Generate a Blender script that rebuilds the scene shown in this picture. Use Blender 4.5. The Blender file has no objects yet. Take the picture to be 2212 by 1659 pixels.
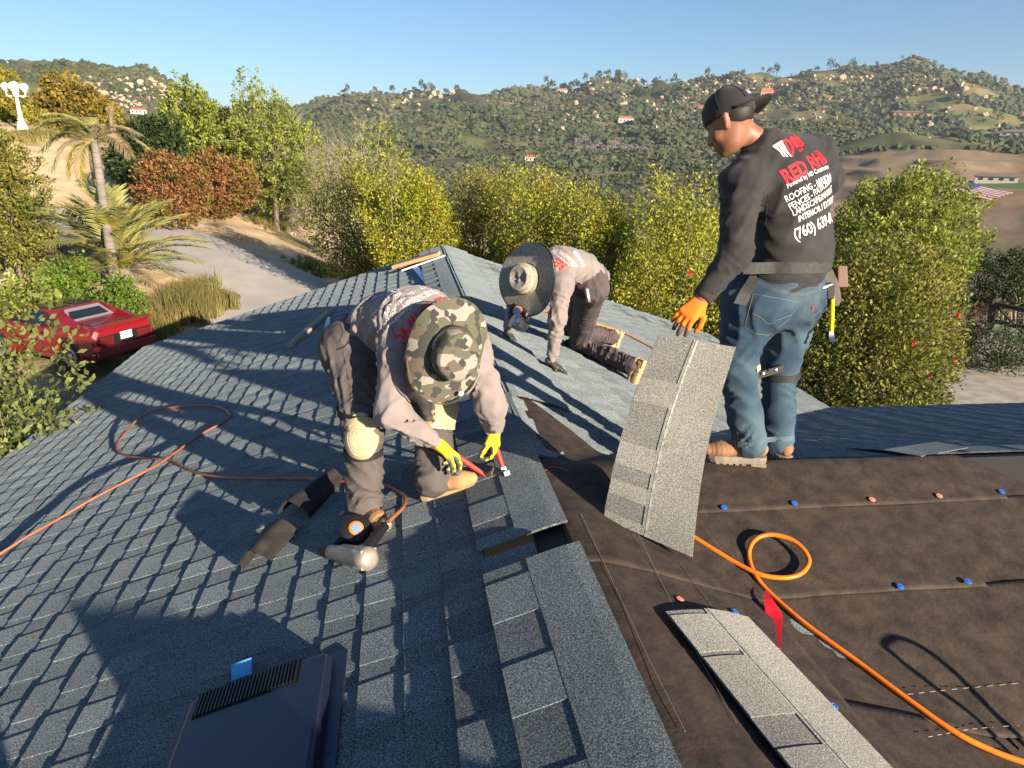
import bpy, bmesh, math, random
import numpy as np
from mathutils import Vector, Matrix
from mathutils.bvhtree import BVHTree
PI = math.pi
SC = bpy.context.scene
COL = SC.collection
rng = np.random.default_rng(7)
random.seed(7)

# ---------------------------------------------------------------- camera, sky, sun, exposure
CAM_POS = np.array([-.65, 0., 1.42]); HEAD, PITCH, ROLL, FPX = 9.2, 18.69, 1.23, 1507.0
_h, _p, _r = map(math.radians, (HEAD, PITCH, ROLL))
CF = np.array([math.sin(_h)*math.cos(_p), math.cos(_h)*math.cos(_p), -math.sin(_p)])
_R = np.array([math.cos(_h), -math.sin(_h), 0.]); _U = np.cross(_R, CF)
CR = _R*math.cos(_r) + _U*math.sin(_r); CU = _U*math.cos(_r) - _R*math.sin(_r)
cd = bpy.data.cameras.new('camera'); cam = bpy.data.objects.new('camera', cd); COL.objects.link(cam)
cam.matrix_world = Matrix(((CR[0], CU[0], -CF[0], CAM_POS[0]), (CR[1], CU[1], -CF[1], CAM_POS[1]),
                           (CR[2], CU[2], -CF[2], CAM_POS[2]), (0, 0, 0, 1)))
cd.sensor_width = 36.0; cd.lens = 36.0*FPX/2212.0; cd.clip_start = .05; cd.clip_end = 20000
SC.camera = cam
SUN_AZ, SUN_EL = math.radians(33), math.radians(15.3)   # shadows run 30 deg left of +Y
SUN = np.array([math.sin(SUN_AZ)*math.cos(SUN_EL), -math.cos(SUN_AZ)*math.cos(SUN_EL), math.sin(SUN_EL)])
w = bpy.data.worlds.new('World'); SC.world = w; w.use_nodes = True
nt = w.node_tree; bg = nt.nodes['Background']; sky = nt.nodes.new('ShaderNodeTexSky')
sky.sky_type = 'NISHITA'; sky.sun_disc = False; sky.sun_elevation = SUN_EL
sky.sun_rotation = math.atan2(SUN[0], SUN[1]); sky.air_density = 1.0; sky.dust_density = .05; sky.ozone_density = 4.5; sky.altitude = 300
nt.links.new(sky.outputs[0], bg.inputs[0]); bg.inputs[1].default_value = .055
sd = bpy.data.lights.new('sun', 'SUN'); so = bpy.data.objects.new('sun', sd); COL.objects.link(so)
sd.energy = 5.0; sd.angle = math.radians(.5); sd.color = (1.0, .85, .66)
so.rotation_euler = Vector(SUN).to_track_quat('Z', 'Y').to_euler()
SC.view_settings.view_transform = 'Standard'; SC.view_settings.look = 'None'
SC.view_settings.exposure = 1.5; SC.view_settings.gamma = 1; SC.view_settings.use_curve_mapping = False

# ---------------------------------------------------------------- roof geometry and sight lines
T, W, YG, YB, BD = .331, 4.305, 10.58, 2.887, -.032
TH = math.atan(T); CT, ST = math.cos(TH), math.sin(TH)
BX, BY = math.cos(BD), math.sin(BD); PX, PY = -BY, BX
def roofz(x, y):
    return max(-T*abs(x), -T*abs(PX*x + PY*(y-YB)) if x > 0 else -9)
def ray(x, y): return CF + CR*((x-1106)/FPX) - CU*((y-829.5)/FPX)
def at(x, y, d): return CAM_POS + ray(x, y)*d
def on_roof(x, y, lift=0.):
    v = ray(x, y); t = .3
    while t < 40:
        P = CAM_POS + v*t
        if P[2] < roofz(P[0], P[1]) + lift: break
        t += .02
    a, b = t-.02, t
    for _ in range(30):
        m = (a+b)/2; P = CAM_POS + v*m
        if P[2] < roofz(P[0], P[1]) + lift: b = m
        else: a = m
    return CAM_POS + v*b
def far(x, y, D):
    v = ray(x, y); return CAM_POS + v*(D/math.hypot(v[0], v[1]))
def roof_n(x, y):
    e = .004; return nrm(np.array([-(roofz(x+e, y)-roofz(x-e, y))/(2*e), -(roofz(x, y+e)-roofz(x, y-e))/(2*e), 1.]))
def nrm(v): v = np.asarray(v, float); return v/np.linalg.norm(v)

# ---------------------------------------------------------------- object helpers
def tag(o, label, cat, group=None):
    o['label'] = label; o['category'] = cat
    if group: o['group'] = group
    return o
def empty(name, loc, label=None, cat=None, group=None, rz=0.):
    o = bpy.data.objects.new(name, None); COL.objects.link(o); o.location = Vector(loc); o.rotation_euler = (0, 0, rz)
    o.empty_display_size = .1
    if label: tag(o, label, cat, group)
    return o
def link(name, me, m=None, parent=None, keep=True):
    o = bpy.data.objects.new(name, me); COL.objects.link(o)
    if m is not None and not me.materials: me.materials.append(m)
    if parent is not None:
        o.parent = parent
        if keep: o.matrix_parent_inverse = mw(parent).inverted()
    return o
def mw(o):
    m = o.matrix_basis.copy()
    return mw(o.parent) @ o.matrix_parent_inverse @ m if o.parent else m
def fast_mesh(name, V, F, smooth=False, tint=None):
    """V (n,3), F list/array of equal-size polygons or list of arrays"""
    me = bpy.data.meshes.new(name)
    V = np.asarray(V, np.float32)
    groups = F if isinstance(F, list) and len(F) and isinstance(F[0], np.ndarray) and F[0].ndim == 2 else [np.asarray(F)]
    loops = np.concatenate([g.ravel() for g in groups]).astype(np.int32)
    sizes = np.concatenate([np.full(len(g), g.shape[1]) for g in groups]).astype(np.int32)
    starts = np.concatenate([[0], np.cumsum(sizes)[:-1]]).astype(np.int32)
    me.vertices.add(len(V)); me.vertices.foreach_set('co', V.ravel())
    me.loops.add(len(loops)); me.loops.foreach_set('vertex_index', loops)
    me.polygons.add(len(sizes)); me.polygons.foreach_set('loop_start', starts)
    me.update(calc_edges=True)
    me.polygons.foreach_set('use_smooth', np.full(len(sizes), bool(smooth)))
    if tint is not None:
        a = me.attributes.new('tint', 'FLOAT', 'POINT'); a.data.foreach_set('value', np.asarray(tint, np.float32))
    me.validate()
    return me
class MB:
    """collects simple shapes in one mesh"""
    def __init__(s): s.V = []; s.F = []; s.n = 0
    def add(s, V, F):
        V = np.asarray(V, float); s.V.append(V); s.F += [tuple(int(i)+s.n for i in f) for f in F]; s.n += len(V); return s
    def box(s, c, size, R=None, taper=1.):
        x, y, z = np.asarray(size)/2
        V = np.array([(-x,-y,-z),(x,-y,-z),(x,y,-z),(-x,y,-z),(-x*taper,-y*taper,z),(x*taper,-y*taper,z),(x*taper,y*taper,z),(-x*taper,y*taper,z)])
        if R is not None: V = V @ np.asarray(R).T
        return s.add(V + np.asarray(c), [(3,2,1,0),(4,5,6,7),(0,1,5,4),(1,2,6,5),(2,3,7,6),(3,0,4,7)])
    def tube(s, P, r, n=8, cap=True):
        P = np.asarray(P, float); r = np.broadcast_to(np.asarray(r, float), (len(P),))
        tg = np.gradient(P, axis=0); V = []; up = np.array([0, 0, 1.])
        if abs(nrm(tg[0])[2]) > .9: up = np.array([1., 0, 0])
        for i in range(len(P)):
            t = nrm(tg[i]); a = nrm(np.cross(up, t)); b = np.cross(t, a); up = b
            for k in range(n):
                q = 2*PI*k/n; V.append(P[i] + r[i]*(a*math.cos(q) + b*math.sin(q)))
        F = [(i*n+k, i*n+(k+1) % n, (i+1)*n+(k+1) % n, (i+1)*n+k) for i in range(len(P)-1) for k in range(n)]
        if cap: F += [tuple(range(n-1, -1, -1)), tuple((len(P)-1)*n+k for k in range(n))]
        return s.add(V, F)
    def lathe(s, prof, c, axis=(0,0,1), n=20, xa=None):
        """prof list of (r, h)"""
        ax = nrm(axis); a = nrm(np.cross(ax, (0,1,0) if abs(ax[1]) < .9 else (1,0,0))) if xa is None else nrm(xa); b = np.cross(ax, a)
        V = [np.asarray(c)+ax*h+r*(a*math.cos(2*PI*k/n)+b*math.sin(2*PI*k/n)) for r, h in prof for k in range(n)]
        F = [(i*n+k, i*n+(k+1) % n, (i+1)*n+(k+1) % n, (i+1)*n+k) for i in range(len(prof)-1) for k in range(n)]
        F += [tuple(range(n-1, -1, -1)), tuple((len(prof)-1)*n+k for k in range(n))]
        return s.add(V, F)
    def sheet(s, G, th=.004):
        """thick sheet over a grid of points G (m,n,3)"""
        G = np.asarray(G, float); m, n = G.shape[:2]
        du = np.gradient(G, axis=0); dv = np.gradient(G, axis=1); N = np.cross(du, dv); N /= np.linalg.norm(N, axis=2, keepdims=True)+1e-9
        V = np.concatenate([G.reshape(-1, 3), (G-N*th).reshape(-1, 3)]); o = m*n; F = []
        for i in range(m-1):
            for j in range(n-1):
                a, b, c, d = i*n+j, (i+1)*n+j, (i+1)*n+j+1, i*n+j+1
                F += [(a, b, c, d), (d+o, c+o, b+o, a+o)]
        for i in range(m-1):
            a, b = i*n, (i+1)*n; F.append((b, a, a+o, b+o)); a, b = i*n+n-1, (i+1)*n+n-1; F.append((a, b, b+o, a+o))
        for j in range(n-1):
            a, b = j, j+1; F.append((a, b, b+o, a+o)); a, b = (m-1)*n+j, (m-1)*n+j+1; F.append((b, a, a+o, b+o))
        return s.add(V, F)
    def mesh(s, name, smooth=False):
        me = bpy.data.meshes.new(name); me.from_pydata([tuple(v) for v in np.concatenate(s.V)], [], s.F)
        if smooth: me.polygons.foreach_set('use_smooth', [True]*len(me.polygons))
        me.update(); return me
    def build(s, name, m, parent=None, smooth=False, bevel=0.):
        me = s.mesh(name, smooth); o = link(name, me, m, parent)
        if bevel:
            b = o.modifiers.new('bevel', 'BEVEL'); b.width = bevel; b.segments = 2; b.limit_method = 'ANGLE'
        if smooth:
            try: me.set_sharp_from_angle(angle=math.radians(45))
            except Exception: pass
        return o
def smooth_curve(P, k=8):
    """Catmull-Rom through P"""
    P = np.asarray(P, float); Q = np.vstack([2*P[0]-P[1], P, 2*P[-1]-P[-2]]); out = []
    for i in range(1, len(Q)-2):
        for t in np.linspace(0, 1, k, endpoint=False):
            a, b, c, d = Q[i-1], Q[i], Q[i+1], Q[i+2]
            out.append(.5*((2*b)+(-a+c)*t+(2*a-5*b+4*c-d)*t*t+(-a+3*b-3*c+d)*t**3))
    out.append(P[-1]); return np.array(out)
def frame(z, x):
    z = nrm(z); x = np.asarray(x, float); x = nrm(x - z*(x@z)); return np.stack([x, np.cross(z, x), z], 1)
def copy_tree(o, parent=None):
    c = o.copy(); COL.objects.link(c)
    if parent is not None: c.parent = parent
    for ch in o.children: copy_tree(ch, c)
    return c

# ---------------------------------------------------------------- materials
MATS = {}
def mat(name, c, rough=.8, c2=None, scale=20., lo=.35, hi=.65, bump=0., bscale=None, metal=0., spec=.4, detail=4., transl=0., sheen=0., tint=0., randv=0., coat=0., stretch=None):
    if name in MATS: return MATS[name]
    m = bpy.data.materials.new(name); m.use_nodes = True; n = m.node_tree.nodes; l = m.node_tree.links
    b = n['Principled BSDF']; b.inputs['Roughness'].default_value = rough; b.inputs['Metallic'].default_value = metal
    b.inputs['Specular IOR Level'].default_value = spec; b.inputs['Coat Weight'].default_value = coat
    if sheen: b.inputs['Sheen Weight'].default_value = sheen
    b.inputs['Base Color'].default_value = (*c, 1); out = None
    tc = n.new('ShaderNodeTexCoord'); co = tc.outputs['Object']
    if stretch:
        mp = n.new('ShaderNodeMapping'); mp.inputs['Scale'].default_value = stretch; l.new(co, mp.inputs[0]); co = mp.outputs[0]
    def noise(s, d=detail):
        t = n.new('ShaderNodeTexNoise'); t.inputs['Scale'].default_value = s; t.inputs['Detail'].default_value = d; l.new(co, t.inputs['Vector']); return t
    if c2 is not None:
        t = noise(scale); r = n.new('ShaderNodeMapRange'); r.inputs[1].default_value = lo; r.inputs[2].default_value = hi; l.new(t.outputs[0], r.inputs[0])
        mx = n.new('ShaderNodeMix'); mx.data_type = 'RGBA'; mx.inputs[6].default_value = (*c, 1); mx.inputs[7].default_value = (*c2, 1)
        l.new(r.outputs[0], mx.inputs[0]); out = mx.outputs[2]
    if tint or randv:
        hs = n.new('ShaderNodeHueSaturation'); hs.inputs['Color'].default_value = (*c, 1)
        if out: l.new(out, hs.inputs['Color'])
        v = n.new('ShaderNodeMath'); v.operation = 'MULTIPLY_ADD'; v.inputs[2].default_value = 1
        if tint:
            at_ = n.new('ShaderNodeAttribute'); at_.attribute_name = 'tint'; l.new(at_.outputs['Fac'], v.inputs[0]); v.inputs[1].default_value = tint
        else: v.inputs[0].default_value = 0
        last = v.outputs[0]
        if randv:
            oi = n.new('ShaderNodeObjectInfo'); v2 = n.new('ShaderNodeMath'); v2.operation = 'MULTIPLY_ADD'; v2.inputs[1].default_value = randv
            l.new(oi.outputs['Random'], v2.inputs[0]); l.new(last, v2.inputs[2]); last = v2.outputs[0]
        l.new(last, hs.inputs['Value']); out = hs.outputs[0]
    if out: l.new(out, b.inputs['Base Color'])
    if bump:
        t = noise(bscale or scale, 3.); bp = n.new('ShaderNodeBump'); bp.inputs['Strength'].default_value = bump; bp.inputs['Distance'].default_value = .01
        l.new(t.outputs[0], bp.inputs['Height']); l.new(bp.outputs[0], b.inputs['Normal'])
    if transl:
        ts = n.new('ShaderNodeBsdfTranslucent'); ms = n.new('ShaderNodeMixShader'); ms.inputs[0].default_value = transl
        ts.inputs[0].default_value = (*c, 1)
        if out: l.new(out, ts.inputs[0])
        l.new(b.outputs[0], ms.inputs[1]); l.new(ts.outputs[0], ms.inputs[2]); l.new(ms.outputs[0], n['Material Output'].inputs[0])
    MATS[name] = m; return m
def granule(name, c, amt, dark, gs=210):
    """asphalt shingle: mineral granules light and dark"""
    m = bpy.data.materials.new(name); m.use_nodes = True; n = m.node_tree.nodes; l = m.node_tree.links; b = n['Principled BSDF']
    b.inputs['Roughness'].default_value = .9; b.inputs['Specular IOR Level'].default_value = .25; b.inputs['Diffuse Roughness'].default_value = 1.
    tc = n.new('ShaderNodeTexCoord'); t = n.new('ShaderNodeTexNoise'); t.inputs['Scale'].default_value = gs; t.inputs['Detail'].default_value = 1.5
    l.new(tc.outputs['Object'], t.inputs['Vector'])
    cr = n.new('ShaderNodeValToRGB'); e = cr.color_ramp.elements
    e[0].position = .33; e[0].color = (*[x*dark for x in c], 1); e[1].position = .68; e[1].color = (*[min(.8, x*amt) for x in c], 1)
    k = cr.color_ramp.elements.new(.5); k.color = (*c, 1)
    l.new(t.outputs[0], cr.inputs[0])
    t2 = n.new('ShaderNodeTexNoise'); t2.inputs['Scale'].default_value = 5; t2.inputs['Detail'].default_value = 3; l.new(tc.outputs['Object'], t2.inputs['Vector'])
    a = n.new('ShaderNodeAttribute'); a.attribute_name = 'tint'
    v = n.new('ShaderNodeMath'); v.operation = 'MULTIPLY_ADD'; l.new(t2.outputs[0], v.inputs[0]); v.inputs[1].default_value = .5; v.inputs[2].default_value = .72
    v2 = n.new('ShaderNodeMath'); v2.operation = 'MULTIPLY_ADD'; l.new(a.outputs['Fac'], v2.inputs[0]); v2.inputs[1].default_value = .5; l.new(v.outputs[0], v2.inputs[2])
    oi = n.new('ShaderNodeObjectInfo'); v3 = n.new('ShaderNodeMath'); v3.operation = 'MULTIPLY_ADD'; l.new(oi.outputs['Random'], v3.inputs[0]); v3.inputs[1].default_value = .12; l.new(v2.outputs[0], v3.inputs[2])
    hs = n.new('ShaderNodeHueSaturation'); l.new(cr.outputs[0], hs.inputs['Color']); l.new(v3.outputs[0], hs.inputs['Value']); l.new(hs.outputs[0], b.inputs['Base Color'])
    bp = n.new('ShaderNodeBump'); bp.inputs['Strength'].default_value = .3; bp.inputs['Distance'].default_value = .0025; l.new(t.outputs[0], bp.inputs['Height']); l.new(bp.outputs[0], b.inputs['Normal'])
    MATS[name] = m; return m
def camo(name):
    m = bpy.data.materials.new(name); m.use_nodes = True; n = m.node_tree.nodes; l = m.node_tree.links; b = n['Principled BSDF']; b.inputs['Roughness'].default_value = .9
    tc = n.new('ShaderNodeTexCoord'); col = None
    for i, (sc, thr, c) in enumerate([(15, 0, (.085, .088, .058)), (17, .53, (.105, .080, .060)), (19, .56, (.25, .225, .195)), (21, .565, (.038, .038, .033))]):
        if i == 0: col = (c); continue
        mp = n.new('ShaderNodeMapping'); mp.inputs['Location'].default_value = (i*7.3, i*3.1, i*5.7); mp.inputs['Scale'].default_value = (1, .6, 1) if i % 2 else (.6, 1, 1)
        l.new(tc.outputs['Object'], mp.inputs[0]); t = n.new('ShaderNodeTexNoise'); t.inputs['Scale'].default_value = sc; t.inputs['Detail'].default_value = 1.2
        l.new(mp.outputs[0], t.inputs['Vector']); g = n.new('ShaderNodeMath'); g.operation = 'GREATER_THAN'; g.inputs[1].default_value = thr; l.new(t.outputs[0], g.inputs[0])
        mx = n.new('ShaderNodeMix'); mx.data_type = 'RGBA'; mx.inputs[7].default_value = (*c, 1); l.new(g.outputs[0], mx.inputs[0])
        if isinstance(col, tuple): mx.inputs[6].default_value = (*col, 1)
        else: l.new(col, mx.inputs[6])
        col = mx.outputs[2]
    l.new(col, b.inputs['Base Color']); MATS[name] = m; return m
M_SH = granule('shingle_granules', (.120, .143, .153), 2.1, .36)
M_SH2 = granule('shingle_granules_light', (.125, .147, .155), 2.1, .38)
M_SHX = granule('shingle_granules_speckled', (.215, .21, .19), 1.9, .5, 290)
M_SHD = granule('shingle_granules_dark', (.088, .103, .110), 2.2, .4)
M_SHXD = granule('shingle_granules_dark_speckled', (.145, .143, .135), 2.1, .45, 290)
M_FELT = mat('roofing_felt', (.024, .017, .0135), .82, (.060, .042, .031), 14., .32, .68, bump=.25, bscale=60, spec=.35, detail=9)
M_DARKFELT = mat('felt_scrap_black', (.018, .016, .015), .75, (.05, .042, .036), 10., .45, .75, bump=.2, bscale=70)
M_WOOD = mat('new_lumber', (.52, .33, .16), .7, (.40, .23, .10), 9., stretch=(1, 12, 12), bump=.1, bscale=30)
M_OLDWOOD = mat('weathered_lumber', (.33, .28, .22), .8, (.22, .17, .13), 9., stretch=(1, 12, 12))
M_BLACK = mat('black_plastic', (.012, .012, .014), .38)
M_RUBBER = mat('black_rubber', (.015, .015, .016), .7, bump=.1, bscale=80)
M_STEEL = mat('steel', (.55, .55, .55), .28, (.35, .33, .31), 40., metal=1.)
M_RUST = mat('rusty_steel', (.30, .16, .10), .6, (.42, .36, .32), 60., metal=.6)
M_SILVER = mat('cast_magnesium', (.50, .44, .36), .42, (.36, .32, .27), 30., metal=.55)
M_WHITEP = mat('white_paint', (.78, .77, .74), .5, (.68, .66, .62), 12.)
# ---------------------------------------------------------------- ground, driveway, hills
GP = [(0,0,-4.2),(-6,4,-4.2),(-9,-6,-4.3),(6,6,-4.2),(0,16,-4.3),(8,12,-4.2),(-7,13,-4.2),(-8.5,18,-4.2),(-4.2,21,-4.0),(-12,16,-4.2),(-14,22,-3.7),
      (-3.8,26,-3.4),(-10.6,35,-2.6),(-15.8,37.5,-2.2),(-20.5,41,-1.5),(-23.5,50,1.55),(-35,60,3.2),(-25,30,-2.6),(-30,40,-.5),(-40,30,-1),
      (-11.5,24.5,-3.0),(-9,23,-3.2),(-16,50,.0),(-8,42,-2.6),(-3,33,-4.0),(2,24,-5.0),(8,24,-5.4),(4,34,-8),(12,40,-12),(-2,48,-7),(14,15,-4.2),(23,24,-4.5),(18,20,-4.3),
      (30,20,-4.5),(34,34,-9),(26,40,-12),(30,0,-4.2),(0,-30,-4),(-30,0,-4.5),(-26,16,-4.2)]
GP = np.array(GP, float); HB = 11.
_A = np.exp(-((GP[:, None, :2]-GP[None, :, :2])**2).sum(2)/(2*HB*HB)) + .08*np.eye(len(GP))
_WG = np.linalg.solve(_A, GP[:, 2]+4.2)
def near_z(x, y):
    x = np.asarray(x, float); y = np.asarray(y, float)
    k = np.exp(-((x[..., None]-GP[:, 0])**2+(y[..., None]-GP[:, 1])**2)/(2*HB*HB)); return k @ _WG - 4.2
# height of the far land: sight-line elevation (rows) by bearing (columns), turned into metres above the camera
FX = np.array([-900,-300,0,150,300,390,470,620,700,850,1000,1180,1300,1450,1620,1800,1930,2060,2212,2600,3400.])
FD = np.array([95,160,260,420,620,880,1150,1500.])
FY = np.array([
 [300,300,300,305,310,330,350,430,470,500,505,510,515,530,550,570,575,580,590,590,590.],
 [295,290,288,290,300,320,330,400,440,470,475,480,485,490,490,495,505,515,520,520,520.],
 [280,270,265,265,280,300,315,370,400,430,435,440,435,440,430,425,420,420,425,430,430.],
 [255,240,232,232,245,265,300,335,362,385,390,395,390,388,380,365,352,350,362,370,370.],
 [215,195,185,186,205,240,290,305,318,338,342,345,335,325,322,318,318,325,330,330,330.],
 [185,165,158,160,180,212,275,272,275,285,290,290,275,270,272,275,272,280,290,290,290.],
 [190,180,175,178,195,230,265,248,240,228,232,242,225,232,222,222,215,225,240,240,240.],
 [200,195,190,190,205,240,262,232,212,182,198,206,182,190,168,172,158,178,196,200,200.]])
_rv = CF + CR*((FX-1106)/FPX)[None, :, None] - CU*((FY-829.5)/FPX)[:, :, None]
FE = _rv[..., 2]/np.hypot(_rv[..., 0], _rv[..., 1])
AZX = np.degrees(np.arctan2(_rv[4, :, 0], _rv[4, :, 1]))-HEAD
def hashn(ix, iy, s=0):
    v = np.sin(ix*127.1+iy*311.7+s*74.7)*43758.5453; return v-np.floor(v)
def vnoise(x, y, s=0):
    ix, iy = np.floor(x), np.floor(y); fx, fy = x-ix, y-iy; fx = fx*fx*(3-2*fx); fy = fy*fy*(3-2*fy)
    return (hashn(ix,iy,s)*(1-fx)+hashn(ix+1,iy,s)*fx)*(1-fy)+(hashn(ix,iy+1,s)*(1-fx)+hashn(ix+1,iy+1,s)*fx)*fy
def fbm(x, y, o=4, s=0): return sum((vnoise(x*2**k, y*2**k, s+k)-.5)/1.9**k for k in range(o))
def far_z(x, y):
    dx, dy = x-CAM_POS[0], y-CAM_POS[1]; D = np.hypot(dx, dy)+1e-6
    az = np.degrees(np.arctan2(dx, dy))-HEAD; az = (az+180) % 360-180
    a = np.interp(az, AZX, np.arange(len(AZX))); b = np.interp(np.log(D), np.log(FD), np.arange(len(FD)))
    i0 = np.clip(np.floor(a).astype(int), 0, len(AZX)-2); j0 = np.clip(np.floor(b).astype(int), 0, len(FD)-2); u = a-i0; v = b-j0
    u = u*u*(3-2*u)
    e = (FE[j0,i0]*(1-u)+FE[j0,i0+1]*u)*(1-v)+(FE[j0+1,i0]*(1-u)+FE[j0+1,i0+1]*u)*v
    e = np.where(D > 1500, e*np.clip(1-(D-1500)/900, -.4, 1)*1500/D, e)
    n = fbm(x/150, y/150, 6)*.032*np.minimum(D, 1400)*np.clip((D-120)/500, 0, 1)
    ridge = (1-2*np.abs(vnoise(x/95+y/300, y/230, 9)-.5)-.5)*.010*np.minimum(D, 1300)*np.clip((D-200)/500, 0, 1)
    back = np.clip((np.abs(az)-75)/40, 0, 1)
    return (CAM_POS[2]+e*D+n+ridge)*(1-back) + (-6-D*.05+n*.4)*back
def ground_z(x, y):
    x = np.asarray(x, float); y = np.asarray(y, float)
    D = np.hypot(x-CAM_POS[0], y-CAM_POS[1]); t = np.clip((D-48)/45, 0, 1); t = t*t*(3-2*t)
    return near_z(x, y)*(1-t)+far_z(x, y)*t
def gz(x, y): return float(ground_z(np.array([x]), np.array([y]))[0])
def on_ground(x, y, d0=8., d1=2600.):
    """where the sight line meets the land"""
    v = ray(x, y); v = v/math.hypot(v[0], v[1]); t = np.geomspace(d0, d1, 1200); P = CAM_POS+v*t[:, None]
    k = np.nonzero(P[:, 2] < ground_z(P[:, 0], P[:, 1]))[0]
    return P[k[0]] if len(k) else P[-1]
def land_material():
    m = bpy.data.materials.new('land'); m.use_nodes = True; n = m.node_tree.nodes; l = m.node_tree.links; b = n['Principled BSDF']; b.inputs['Roughness'].default_value = .95; b.inputs['Specular IOR Level'].default_value = .1
    tc = n.new('ShaderNodeTexCoord')
    def noise(s, d=6):
        t = n.new('ShaderNodeTexNoise'); t.inputs['Scale'].default_value = s; t.inputs['Detail'].default_value = d; l.new(tc.outputs['Object'], t.inputs['Vector']); return t.outputs[0]
    def mix(f, a, c):
        x = n.new('ShaderNodeMix'); x.data_type = 'RGBA'; l.new(f, x.inputs[0])
        for s, q in ((6, a), (7, c)):
            if isinstance(q, tuple): x.inputs[s].default_value = (*q, 1)
            else: l.new(q, x.inputs[s])
        return x.outputs[2]
    def ramp(f, lo, hi):
        r = n.new('ShaderNodeMapRange'); r.inputs[1].default_value = lo; r.inputs[2].default_value = hi; l.new(f, r.inputs[0]); return r.outputs[0]
    def attr(a):
        x = n.new('ShaderNodeAttribute'); x.attribute_name = a; return x.outputs['Fac']
    dirt = mix(ramp(noise(.9, 8), .35, .65), (.60, .43, .25), (.45, .32, .185))
    dirt = mix(ramp(noise(26, 3), .5, .62), dirt, (.66, .54, .38))
    scrub = mix(ramp(noise(.012, 8), .42, .6), (.060, .078, .034), (.12, .11, .058))
    grass = mix(ramp(noise(.03, 8), .4, .62), (.13, .15, .045), (.22, .17, .085))
    hill = mix(ramp(noise(.0075, 7), .47, .57), scrub, grass)
    graded = mix(ramp(noise(.05, 9), .35, .65), (.25, .17, .10), (.34, .25, .16))
    nearg = mix(ramp(noise(.45, 9), .42, .6), dirt, (.17, .155, .06))
    x = mix(attr('hill'), nearg, hill); x = mix(attr('graded'), x, graded); x = mix(attr('dirt'), x, dirt)
    x = mix(attr('dark_ground'), x, (.055, .042, .03))
    l.new(x, b.inputs['Base Color'])
    bp = n.new('ShaderNodeBump'); bp.inputs['Strength'].default_value = .8; bp.inputs['Distance'].default_value = .05; l.new(noise(14, 5), bp.inputs['Height']); l.new(bp.outputs[0], b.inputs['Normal'])
    return m
def build_land():
    azs = np.concatenate([np.arange(-46, 46, .22), np.arange(46, 314, 4.)]); rr = np.concatenate([np.linspace(.5, 60, 90), np.geomspace(60.8, 3200, 230)])
    A, R_ = np.meshgrid(np.radians(azs+HEAD), rr, indexing='ij')
    x = CAM_POS[0]+np.sin(A)*R_; y = CAM_POS[1]+np.cos(A)*R_; z = ground_z(x, y)
    azd = np.degrees(A)-HEAD
    g1 = on_ground(2080, 430); g2 = on_ground(1280, 372); g3 = on_ground(1900, 470)
    def blob(c, rx, ry): return np.exp(-(((x-c[0])/rx)**2+((y-c[1])/ry)**2)**2)
    col = np.interp(azd, AZX, FX)
    graded = np.clip(np.exp(-((col-2080)/330.)**4)*np.exp(-((R_-330)/190)**4)+blob(g2, 30, 40)+np.exp(-((col-1800)/150)**4)*np.exp(-((R_-330)/120)**4), 0, 1)
    terr = graded*np.exp(-((col-2080)/330.)**4)
    z = np.where(R_ > 100, z*(1-.85*terr)+.85*terr*(np.floor(z/5)*5+np.clip((z % 5)*2.2-6, 0, 5)), z)
    z = z+np.where(R_ > 14, .10*fbm(x/1.3, y/1.3, 3), 0)
    nA, nR = A.shape; idx = np.arange(nA*nR).reshape(nA, nR); nx = np.roll(idx, -1, 0)
    F = np.stack([idx[:, :-1], idx[:, 1:], nx[:, 1:], nx[:, :-1]], -1).reshape(-1, 4)[:, ::-1]
    me = fast_mesh('ground', np.stack([x, y, z], -1).reshape(-1, 3), F, True)
    hill = np.clip((R_-52)/35, 0, 1)
    # pale dirt track and verge beside the driveway, darker ground under the bushes
    pth = np.array([tuple(on_ground(*p)[:2]) for p in ((700,600),(600,545),(480,495),(370,455),(260,430),(150,400),(95,350),(70,310),(52,285))]); d = np.full(x.shape, 1e9)
    for p, q in zip(pth[:-1], pth[1:]):
        t = np.clip(((x-p[0])*(q-p)[0]+(y-p[1])*(q-p)[1])/((q-p)@(q-p)), 0, 1); d = np.minimum(d, np.hypot(x-p[0]-t*(q-p)[0], y-p[1]-t*(q-p)[1]))
    dirt = np.clip((3.3-d+1.6*fbm(x/2.2, y/2.2, 4))/1.6, 0, 1)*np.clip(.85+1.6*fbm(x/1.4+9, y/1.4, 4), 0, 1)
    dark_ground = np.clip(blob((5, 17), 13, 6)+0*blob((-2.5, 34), 7, 5), 0, 1)*(1-np.clip(dirt*1.5, 0, 1))
    for nme, a in (('hill', hill), ('graded', graded), ('dirt', dirt), ('dark_ground', dark_ground)):
        t = me.attributes.new(nme, 'FLOAT', 'POINT'); t.data.foreach_set('value', a.ravel().astype(np.float32))
    o = link('ground', me, land_material()); o['kind'] = 'structure'
build_land()
def strip(name, pts, widths, m, lift, k=10, n=5):
    """a paved band following the land"""
    P = smooth_curve([(*p, 0) for p in pts], k)[:, :2]; wd = np.interp(np.linspace(0, 1, len(P)), np.linspace(0, 1, len(widths)), widths)
    t = np.gradient(P, axis=0); t /= np.linalg.norm(t, axis=1)[:, None]; s = np.stack([t[:, 1], -t[:, 0]], 1)
    G = P[:, None]+s[:, None]*(np.linspace(-.5, .5, n)[None, :, None]*wd[:, None, None])
    z = ground_z(G[..., 0], G[..., 1])
    z = np.repeat(z.mean(1, keepdims=True), n, 1)*.6+z*.4+lift
    mb = MB(); mb.sheet(np.concatenate([G, z[..., None]], -1)[:, ::-1], .3); o = mb.build(name, m, smooth=True); o['kind'] = 'structure'; return o
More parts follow.
